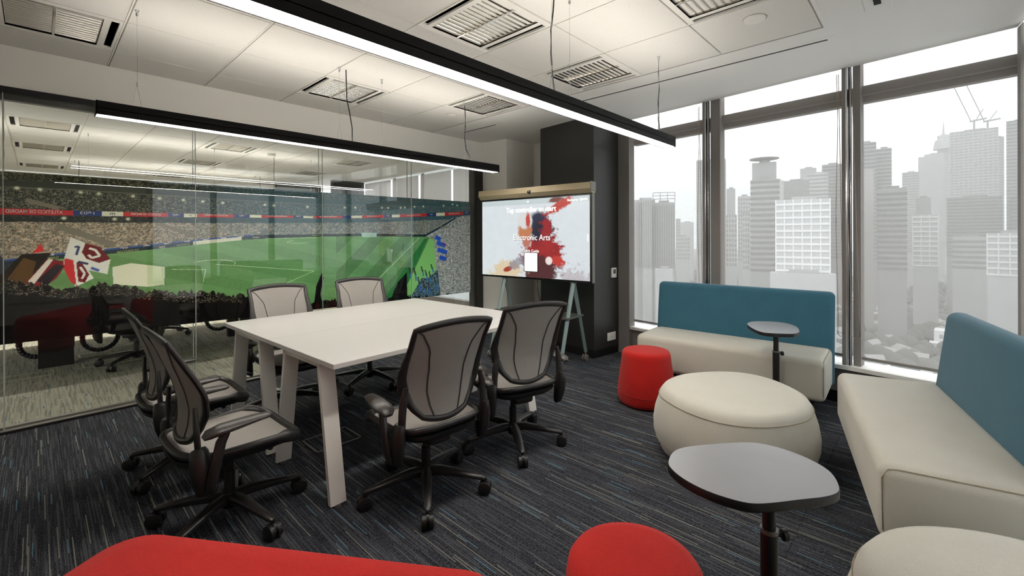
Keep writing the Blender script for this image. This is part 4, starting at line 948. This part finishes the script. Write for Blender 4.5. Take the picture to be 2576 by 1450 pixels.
# picture: colour grid
NU, NV = 460, 270; U, V = np.meshgrid(np.linspace(0, 1, NU + 1), np.linspace(0, 1, NV + 1)); SW, SH = (hw - .018) * 2, .855
pic = np.ones(U.shape + (4,), np.float32)
def ns(nx, ny):
    g = rng.random((ny + 1, nx + 1)); a = np.linspace(0, nx, NU + 1); b = np.linspace(0, ny, NV + 1); i = np.minimum(a.astype(int), nx - 1); j = np.minimum(b.astype(int), ny - 1); fa = (a - i)[None, :]; fb = (b - j)[:, None]
    return (g[j][:, i] * (1 - fa) + g[j][:, i + 1] * fa) * (1 - fb) + (g[j + 1][:, i] * (1 - fa) + g[j + 1][:, i + 1] * fa) * fb
n1, n2, n3 = ns(30, 20), ns(90, 60), ns(230, 140)
basec = np.array([lin(222), lin(229), lin(233)]); pic[..., :3] = basec * (.97 + .05 * n1[..., None])
def paint(msk, c, k=1.0):
    c = np.array([lin(v) for v in c]); a = (np.clip(msk, 0, 1) * k)[..., None]; pic[..., :3] = pic[..., :3] * (1 - a) + c * a
def ell(u, v, ru, rv, soft=.12, ang=0): 
    du, dv = U - u, (V - v); c, s = cos(ang), sin(ang); a, b = du * c + dv * s, -du * s + dv * c
    return (1 - np.sqrt((a / ru) ** 2 + (b / rv) ** 2)) / soft + .5
paint((V > .93) * 1.0, (200, 212, 214))
j1 = (n1 - .5) * .6 + (n2 - .5) * .5
# abstract red, navy and amber cloud shapes
paint(np.clip(ell(.60, .30, .17, .30, .3) + j1 * 3, 0, 1), (156, 40, 44)); paint(np.clip(ell(.57, .66, .105, .17, .3) + j1, 0, 1), (44, 52, 74)); paint(np.clip(ell(.605, .60, .09, .16, .4) + j1 * 3, 0, 1), (40, 40, 56))
paint(np.clip(ell(.63, .55, .05, .28, .5) + j1 * 4, 0, 1), (170, 44, 48), .8); paint(np.clip(ell(.44, .60, .065, .13, .3) + j1, 0, 1), (196, 128, 88)); paint(np.clip(ell(.44, .72, .07, .10, .3) + j1, 0, 1), (222, 222, 220)); paint(np.clip(ell(.47, .72, .02, .10, .5) + j1, 0, 1), (196, 74, 66)); paint(np.clip(ell(.455, .45, .04, .08, .4) + j1, 0, 1), (190, 120, 104))
paint(np.clip(ell(.58, .10, .16, .17, .3) + j1 * 3, 0, 1), (84, 42, 46)); paint(np.clip(ell(.74, .22, .07, .05, .3, -.8) + j1 * 2, 0, 1), (196, 60, 52)); paint(np.clip(ell(.76, .90, .13, .045, .4, .75) + j1 * 2, 0, 1), (190, 74, 64)); paint(np.clip(ell(.72, .97, .06, .03, .4, .3) + j1, 0, 1), (120, 64, 60))
paint(np.clip(ell(.26, .06, .16, .12, .4, .5) + j1 * 3, 0, 1), (222, 196, 150), .8); paint(np.clip(ell(.27, .09, .05, .03, .3, .6), 0, 1), (168, 62, 46)); paint(np.clip(ell(.37, .18, .09, .05, .4, .7) + j1 * 4, 0, 1), (128, 122, 138), .7)
paint(np.clip(ell(.88, .02, .14, .12, .5) + j1 * 4, 0, 1), (176, 160, 166), .6); paint(((n3 > .86) & (V < .35) & (U > .66)) * np.clip(ell(.82, .1, .18, .2, .6), 0, 1), (90, 70, 76), .6)
paint(np.clip(ell(.66, .22, .03, .05, .3), 0, 1), (240, 226, 222))
me = bpy.data.meshes.new('screen_picture'); g = MB(); ver = np.stack([(U - .5) * SW, np.full_like(U, -.0162), .882 + V * SH], -1).reshape(-1, 3).astype(np.float32)
idx = (np.arange(NV)[:, None] * (NU + 1) + np.arange(NU)[None, :]).reshape(-1); fc = np.stack([idx, idx + 1, idx + NU + 2, idx + NU + 1], -1).astype(np.int32).reshape(-1)
me.vertices.add(len(ver)); me.vertices.foreach_set('co', ver.reshape(-1)); me.loops.add(len(fc)); me.loops.foreach_set('vertex_index', fc); me.polygons.add(NU * NV); me.polygons.foreach_set('loop_start', np.arange(0, len(fc), 4, dtype=np.int32)); me.update(calc_edges=True)
ca = me.color_attributes.new('print', 'FLOAT_COLOR', 'POINT'); ca.data.foreach_set('color', np.clip(pic, 0, 1).astype(np.float32).reshape(-1))
sm = bpy.data.materials.new('lit_screen'); sm.use_nodes = True; t = NT(sm); at = t.node('ShaderNodeAttribute'); at.attribute_name = 'print'
t.link(at.outputs['Color'], t.bsdf.inputs['Emission Color']); t.bsdf.inputs['Emission Strength'].default_value = .385; t.bsdf.inputs['Base Color'].default_value = (.01, .01, .01, 1); t.bsdf.inputs['Roughness'].default_value = .25
me.materials.append(sm); scr = link('display', me, tv)
ew = emis('screen_text_white', (1, 1, 1, 1), .43); eb = mat('screen_text_black', rgb(18, 20, 24), .4, var=0); es = emis('screen_text_shadow', rgb(206, 214, 216), .40)
def stext(s, u, v, size, m, dy=0.0, sx=1.0, bold=.001):
    text('screen_text', s, size, m, scr, False, Matrix.Translation(((u - .5) * SW, -.0172 - dy, .882 + v * SH)) @ Matrix.Rotation(pi / 2, 4, 'X'), 1.0, sx, bold)
for s, u, v, z in (('Tap controller to start', .49, .865, .078), ('Electronic Arts', .50, .505, .088), ('Quick Guide', .495, .335, .046), ('Sharing key: TJROP2', .90, .955, .03)):
    stext(s, u + .003, v - .005, z, es if v > .6 else eb, 0, .93, 0); stext(s, u, v, z, ew, .0006, .93, 0)
MB().box(((.497 - .5) * SW, -.0175, .882 + .195 * SH), (.185, .0012, .215), bev=.0).obj('card_border', eb, scr, 0); MB().box(((.497 - .5) * SW, -.0184, .882 + .195 * SH), (.170, .0012, .200)).obj('card', ew, scr, 0)
stext('9:41', .47, .965, .02, ew); MB().box(((.985 - .5) * SW, -.0175, .882 + .50 * SH), (.012, .001, .075)).obj('side_tab', es, scr, 0)
# stand
for u in (-.41, .50):
    x = u * 1.0
    for s, fy in ((-1, -.24), (1, .25)):
        lg = MB().sweep([(x, .03, .87), (x, .03 + s * .01, .84), (x, .03 + fy, .09)], [.030, .026, .022], [.022, .020, .018], ref=(0, 1, 0), n=4).obj('stand_leg', 'stand', tv, 0)
        c = MB().sweep([(x, .03 + fy, .06), (x, .03 + fy, .10)], .008, n=8)
        for q in (-1, 1): c.sweep([(x + q * .006, .03 + fy - .01, .034), (x + q * .024, .03 + fy - .01, .034)], .034, n=18)
        c.obj('caster', 'frame_grey', tv)
    MB().box((x, .03, .87), (.07, .05, .05), bev=.01).obj('stand_bracket', 'stand', tv, 0)
MB().b2(-.44, .53, -.13, .19, .49, .51, bev=.003).obj('shelf', 'shelf', tv, 0)
MB().sweep([(.06, .02, .87), (.05, .03, .75), (.085, .03, .62), (.075, .03, .56), (.07, .04, .51)], .005, n=7).obj('power_cord', 'cord', tv)
# wall plates on the column
fr_ = math.atan2(-.104, .994)
ps = empty('power_outlet', (4.407, 2.6335, .201), math.atan2(2.604 - 2.668, 4.695 - 4.112), 'white double outlet plate low on the charcoal column', 'power outlet')
MB().b2(-.075, .075, -.008, .0, -.045, .045, bev=.003).obj('plate', 'plate_white', ps, 0)
for x in (-.012, .014): MB().b2(x - .004, x + .004, -.010, -.007, -.004, .0).obj('switch_mark', 'slot', ps, 0)
th = empty('thermostat', (4.44, 2.630, .916), math.atan2(2.604 - 2.668, 4.695 - 4.112), 'small white thermostat on the charcoal column', 'thermostat')
MB().b2(-.04, .04, -.022, .0, -.055, .055, bev=.004, seg=2).obj('case', 'plate_white', th, 0); MB().b2(-.024, .024, -.0245, -.021, -.012, .038).obj('display', 'lcd', th, 0)
for x in (-.02, 0, .02): MB().b2(x - .005, x + .005, -.024, -.021, -.04, -.033).obj('button', 'frame_grey', th, 0)
# cable on the carpet behind the table
cb = [(2.75, 2.75, .006), (2.95, 2.66, .006), (3.1, 2.74, .006), (3.25, 2.72, .006), (3.45, 2.83, .006), (3.6, 3.1, .006), (3.63, 3.3, .006)]
tag(MB().sweep(cb, .004, n=6).obj('floor_cable', 'cord'), 'thin black cable lying on the carpet behind the table, toward the screen', 'cable')

# ================================================================== CITY OUTSIDE
GZ = -75.0
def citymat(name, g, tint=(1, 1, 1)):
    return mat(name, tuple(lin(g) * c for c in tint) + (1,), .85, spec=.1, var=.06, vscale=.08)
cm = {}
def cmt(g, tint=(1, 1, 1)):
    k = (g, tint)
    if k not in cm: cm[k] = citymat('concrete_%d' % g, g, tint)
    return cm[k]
BD = [(309.8,157.0,15.8,7.9,28.1,26.9,'fins',150),(301.6,150.3,6.6,2.6,28.9,26.5,'fins',165),(314.9,144.1,16.0,8.0,25.6,24.6,'fins',148),(510.9,215.8,5.2,2.6,21.2,22.9,'grid',185),(700.2,281.3,19.2,9.6,22.5,21.9,'plain',205),(427.4,176.0,12.6,6.3,0.5,22.4,'grid',190),(585.1,204.3,33.8,16.9,97.1,19.2,'bands',160),(251.4,114.8,9.7,4.8,-18.2,24.5,'plain',175),(511.3,157.7,8.5,4.2,51.8,17.1,'plain',165),(352.1,108.3,7.4,3.7,16.3,17.1,'grid',195),(434.8,122.9,10.2,5.1,36.6,15.8,'grid',175),(326.0,90.9,4.3,1.7,16.8,15.6,'grid',190),(337.0,82.6,14.3,7.1,50.5,13.8,'plain',140),(326.6,79.7,16.3,8.1,37.8,13.7,'bands',150),(477.7,105.2,9.0,3.6,53.0,12.4,'plain',195),(504.1,96.3,22.7,11.4,54.2,10.8,'plain',135),(505.6,77.4,14.9,7.4,59.7,8.7,'bands',205),(617.0,104.7,15.9,7.9,79.6,9.6,'plain',175),(563.8,74.3,17.7,8.9,74.7,7.5,'bands',150),(284.9,51.2,24.5,8.6,20.8,10.2,'lattice',205),(279.0,50.3,29.3,8.8,-18.8,10.2,'plain',190),(535.7,45.0,15.9,8.0,88.5,4.8,'bands',150),(558.8,32.8,11.5,4.6,84.9,3.4,'bands',155),(420.6,33.5,6.0,2.4,50.1,4.6,'plain',178),(395.8,19.0,15.1,7.6,32.9,2.7,'bands',120),(832.2,19.9,17.4,8.7,88.6,1.4,'bands',190),(1045.5,-0.5,30.8,15.4,135.4,-0.0,'plain',185),(964.3,-4.6,22.8,9.1,128.6,-0.3,'plain',185),(1253.4,-20.1,25.5,12.7,164.9,-0.9,'bands',175),(1259.0,-20.8,19.8,8.9,203.7,-0.9,'plain',178),(809.9,-40.3,42.5,17.0,133.1,-2.9,'lattice',150),(695.6,-34.9,41.8,16.7,42.4,-2.9,'bands',120),(942.8,-72.5,10.1,4.0,141.6,-4.4,'bands',170),(695.6,-68.4,18.5,9.2,119.4,-5.6,'bands',145),(571.1,4.7,10.5,4.2,36.5,0.5,'plain',135),(450.8,2.6,13.9,5.5,16.3,0.3,'lattice',165),(445.3,-20.3,17.2,6.9,0.2,-2.6,'bands',160),(375.2,-33.1,17.6,7.0,2.2,-5.0,'lattice',175),(634.9,-63.4,14.9,5.9,37.2,-5.7,'bands',115)]
BLAB = ['wide grey tower with vertical fins at the left edge of the first window', 'pale narrow shaft standing out from the finned grey tower', 'finned grey tower block beneath the rooftop frame, first window', 'slim distant block just right of the finned tower', 'faint distant low block in the gap of the first window', 'mid height gridded block low in the first window', 'tall capped tower split by the first window post', 'pale flat podium low in the first window', 'narrow grey tower at the left of the middle window', 'white gridded slab low at the left of the middle window', 'pale stepped gridded block in the middle window', 'thin white gridded slab beside the checker tower', 'dark plain tower with a helipad, middle window', 'banded shaft below the helipad tower', 'pale blank slab right of the helipad tower', 'dark plain block behind the white lattice building', 'white block with dark windows above the lattice building', 'distant grey block on the skyline, middle window', 'tall grey tower at the right side of the middle window', 'white lattice office block in the middle window', 'pale podium under the white lattice block', 'stepped grey tower at the left edge of the right window', 'right shoulder of the stepped grey tower', 'narrow pinkish slab in front of the stepped tower', 'dark banded tower left of centre in the right window', 'pale lower block behind the dark banded tower', 'broad pale block left of the spired tower', 'pale upper step left of the spired tower', 'pale shaft of the spired tower', 'upper stage of the spired tower', 'broad tower under two cranes', 'dark wide block below the crane tower', 'pale stepped tower right of the crane tower', 'tall gridded tower at the right edge of the right window', 'small dark block low in the right window', 'latticed block low in the right window', 'banded block low beneath the crane tower', 'latticed apartment block low at the right edge', 'dark block at the right edge behind the latticed apartments']
for (x, y, w, d, zt, az, st, gy), lb in zip(BD, BLAB):
    gy_hazed = int(gy * .55 + 75)  # greys lifted and evened: distance haze put into the tower colours
    tint = (1.0, .95, .92) if 'pinkish' in lb or 'capped' in lb else (1, 1, 1)
    e = empty('city_building', (x, y, GZ), R(az), lb, 'building', 'towers of the skyline')
    H = zt - GZ
    MB().b2(-d / 2, d / 2, -w / 2, w / 2, 0, H).obj('tower_body', cmt(gy_hazed, tint), e, 0)
    z0 = max(0, -22 - GZ); b = MB(); fh = 3.6
    dark = cmt(int(gy_hazed * .80)); light = cmt(min(235, int(gy_hazed * 1.2)))
    if st in ('bands', 'lattice'):
        z = z0
        while z < H - 1: b.b2(-d / 2 - .35, d / 2, -w / 2 - .2, w / 2 + .2, z, z + (1.1 if st == 'lattice' else 1.5)); z += fh
        tag(b.obj('floor_bands', light if st == 'lattice' else dark, e, 0), kind='stuff')
        if st == 'lattice':
            b = MB(); n = max(3, int(w / 4))
            for k in range(n + 1): yy = -w / 2 + w * k / n; b.b2(-d / 2 - .4, -d / 2, yy - .3, yy + .3, z0, H)
            tag(b.obj('columns', light, e, 0), kind='stuff')
    elif st == 'grid':
        b = MB(); n = max(3, int(w / 1.8)); z = z0
        while z < H - 2:
            for k in range(n): yy = -w / 2 + w * (k + .5) / n; b.b2(-d / 2 - .05, -d / 2 + .01, yy - w / n * .28, yy + w / n * .28, z + .6, z + 2.8)
            z += fh
        tag(b.obj('window_pane', dark, e, 0), kind='stuff')
    elif st == 'fins':
        n = max(4, int(w / 1.6))
        for k in range(n): yy = -w / 2 + w * (k + .5) / n; b.b2(-d / 2 - .5, -d / 2, yy - .22, yy + .22, z0, H - 2)
        tag(b.obj('fins', dark, e, 0), kind='stuff')
    if w > 8: MB().b2(-d / 4, d / 4, -w / 4, w / 5, H, H + 1.6).obj('roof_plant', cmt(int(gy_hazed * .9)), e, 0)
# roof frame on the finned tower, helipad, spire, cranes
def rod(b, p, q, r): b.sweep([p, q], r, n=4)
e = empty('roof_frame', (309, 141, 25.6), R(24.6), 'open steel frame on the roof of the finned tower', 'roof frame')
b = MB()
for yy in (-7.5, -2.5, 2.5, 7.5):
    rod(b, (0, yy, 0), (0, yy, 7), .25)
for z in (2.4, 4.8, 7): rod(b, (0, -7.5, z), (0, 7.5, z), .25)
tag(b.obj('frame_bars', cmt(150), e, 0), kind='stuff')
e = empty('helipad', (337, 82.6, 50.5), 0, 'flat helipad disc on the dark plain tower', 'helipad')
MB().lathe([(1, 0), (1, 2), (9, 2.6), (9, 3.1)], n=20).obj('deck', cmt(165), e)
e = empty('spire', (1254, -20.2, 195), 0, 'needle spire on the pale stepped tower', 'spire')
MB().lathe([(16, -20), (13, -2), (8, 0), (6, 8), (2, 12), (1.2, 20), (.5, 36), (.1, 37)], n=12).obj('needle', cmt(172), e)
for k, (x, y, s) in enumerate(((808, -41, 1), (811, -53, .85))):
    e = empty('tower_crane', (x, y, 133.1), R(0), ['left crane leaning back on the broad tower', 'right crane leaning back on the broad tower'][k], 'crane', 'cranes on the skyline')
    b = MB(); rod(b, (0, 0, 0), (0, 0, 14 * s), .9); b.obj('mast', cmt(150), e, 0)
    b = MB(); rod(b, (0, 3, 13 * s), (0, 36 * s * .62, 72 * s), .55); b.obj('jib', cmt(158), e, 0)
    b = MB(); rod(b, (0, 4, 12 * s), (0, -11, 14 * s), 1.0); rod(b, (0, -2, 14 * s), (0, -8, 26 * s), .5); b.obj('counter_jib', cmt(150), e, 0)
# thin haze lying over the city
hz = bpy.data.materials.new('city_haze'); hz.use_nodes = True; hn = hz.node_tree.nodes; hn.remove(hn['Principled BSDF'])
hv = hn.new('ShaderNodeVolumeScatter'); hv.inputs['Density'].default_value = .00055; hv.inputs['Color'].default_value = (.98, .98, .98, 1); hz.node_tree.links.new(hv.outputs[0], hn['Material Output'].inputs['Volume'])
tag(MB().b2(50, 2700, -1200, 1600, GZ - 2, 260).obj('haze_layer', hz, smooth=0), 'pale haze hanging over the whole city outside', 'haze', kind='stuff')
# ground, trees and low houses
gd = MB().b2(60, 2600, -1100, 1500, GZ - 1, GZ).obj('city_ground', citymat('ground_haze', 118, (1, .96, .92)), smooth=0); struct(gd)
tv_ = MB()
for k in range(1500):
    x = random.uniform(230, 900); y = x * random.uniform(-.16, .68); r = random.uniform(3, 7)
    b = []; n = 7
    tv_.lathe([(r * .3, -r), (r, -r * .2), (r * .8, r * .5), (r * .2, r * .9)], (x, y, GZ + r), n)
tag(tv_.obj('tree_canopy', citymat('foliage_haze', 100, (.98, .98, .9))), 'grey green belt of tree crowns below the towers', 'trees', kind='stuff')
hs = MB()
for k in range(520):
    x = random.uniform(270, 620); y = x * random.uniform(-.16, .66); w, d, h = random.uniform(5, 12), random.uniform(4, 9), random.uniform(3, 9); a = random.uniform(0, pi)
    hs.box((x, y, GZ + h / 2), (w, d, h), rz=a)
    c, s = cos(a), sin(a); P = [(-w / 2, -d / 2, h), (w / 2, -d / 2, h), (w / 2, d / 2, h), (-w / 2, d / 2, h), (-w / 2, 0, h + 2), (w / 2, 0, h + 2)]
    hs.add([(x + px * c - py * s, y + px * s + py * c, GZ + pz) for px, py, pz in P], [(0, 1, 5, 4), (2, 3, 4, 5), (0, 4, 3), (1, 2, 5)])
tag(hs.obj('low_houses', citymat('pale_roofs', 165, (1, .97, .94)), smooth=0), 'scatter of small pale houses far below the right window', 'houses', kind='stuff')
e = empty('city_building', (405, -10, GZ), R(-3), 'low white building with a stepped terrace just left of the right sofa back', 'building', 'towers of the skyline')
MB().b2(-6, 6, -11, 8, 0, 14).obj('tower_body', cmt(228), e, 0); MB().b2(-14, -6, -16, 10, 0, 7).obj('terrace', cmt(230), e, 0)
b = MB()
for k in range(5): b.b2(-6.2, -6, -9 + k * 3.2, -7.4 + k * 3.2, 9, 11.5)
tag(b.obj('window_pane', cmt(150), e, 0), kind='stuff')
# light portals for the sky at the two window walls
def portal(c, n, w, h):
    ld = bpy.data.lights.new('sky_portal', 'AREA'); ld.shape = 'RECTANGLE'; ld.size = w; ld.size_y = h; ld.cycles.is_portal = True
    o = bpy.data.objects.new('sky_portal', ld); COL.objects.link(o); o.location = c; o.rotation_euler = Vector(n).to_track_quat('-Z', 'Y').to_euler()
portal(wpt(1.6, .3, 1.48), -FN, 3.4, 2.5); portal(p2(1.45, .3, 1.48), -N2, 3.2, 2.5); portal((5.7, 7.4, 1.4), (-1, 0, 0), 5.4, 2.6)
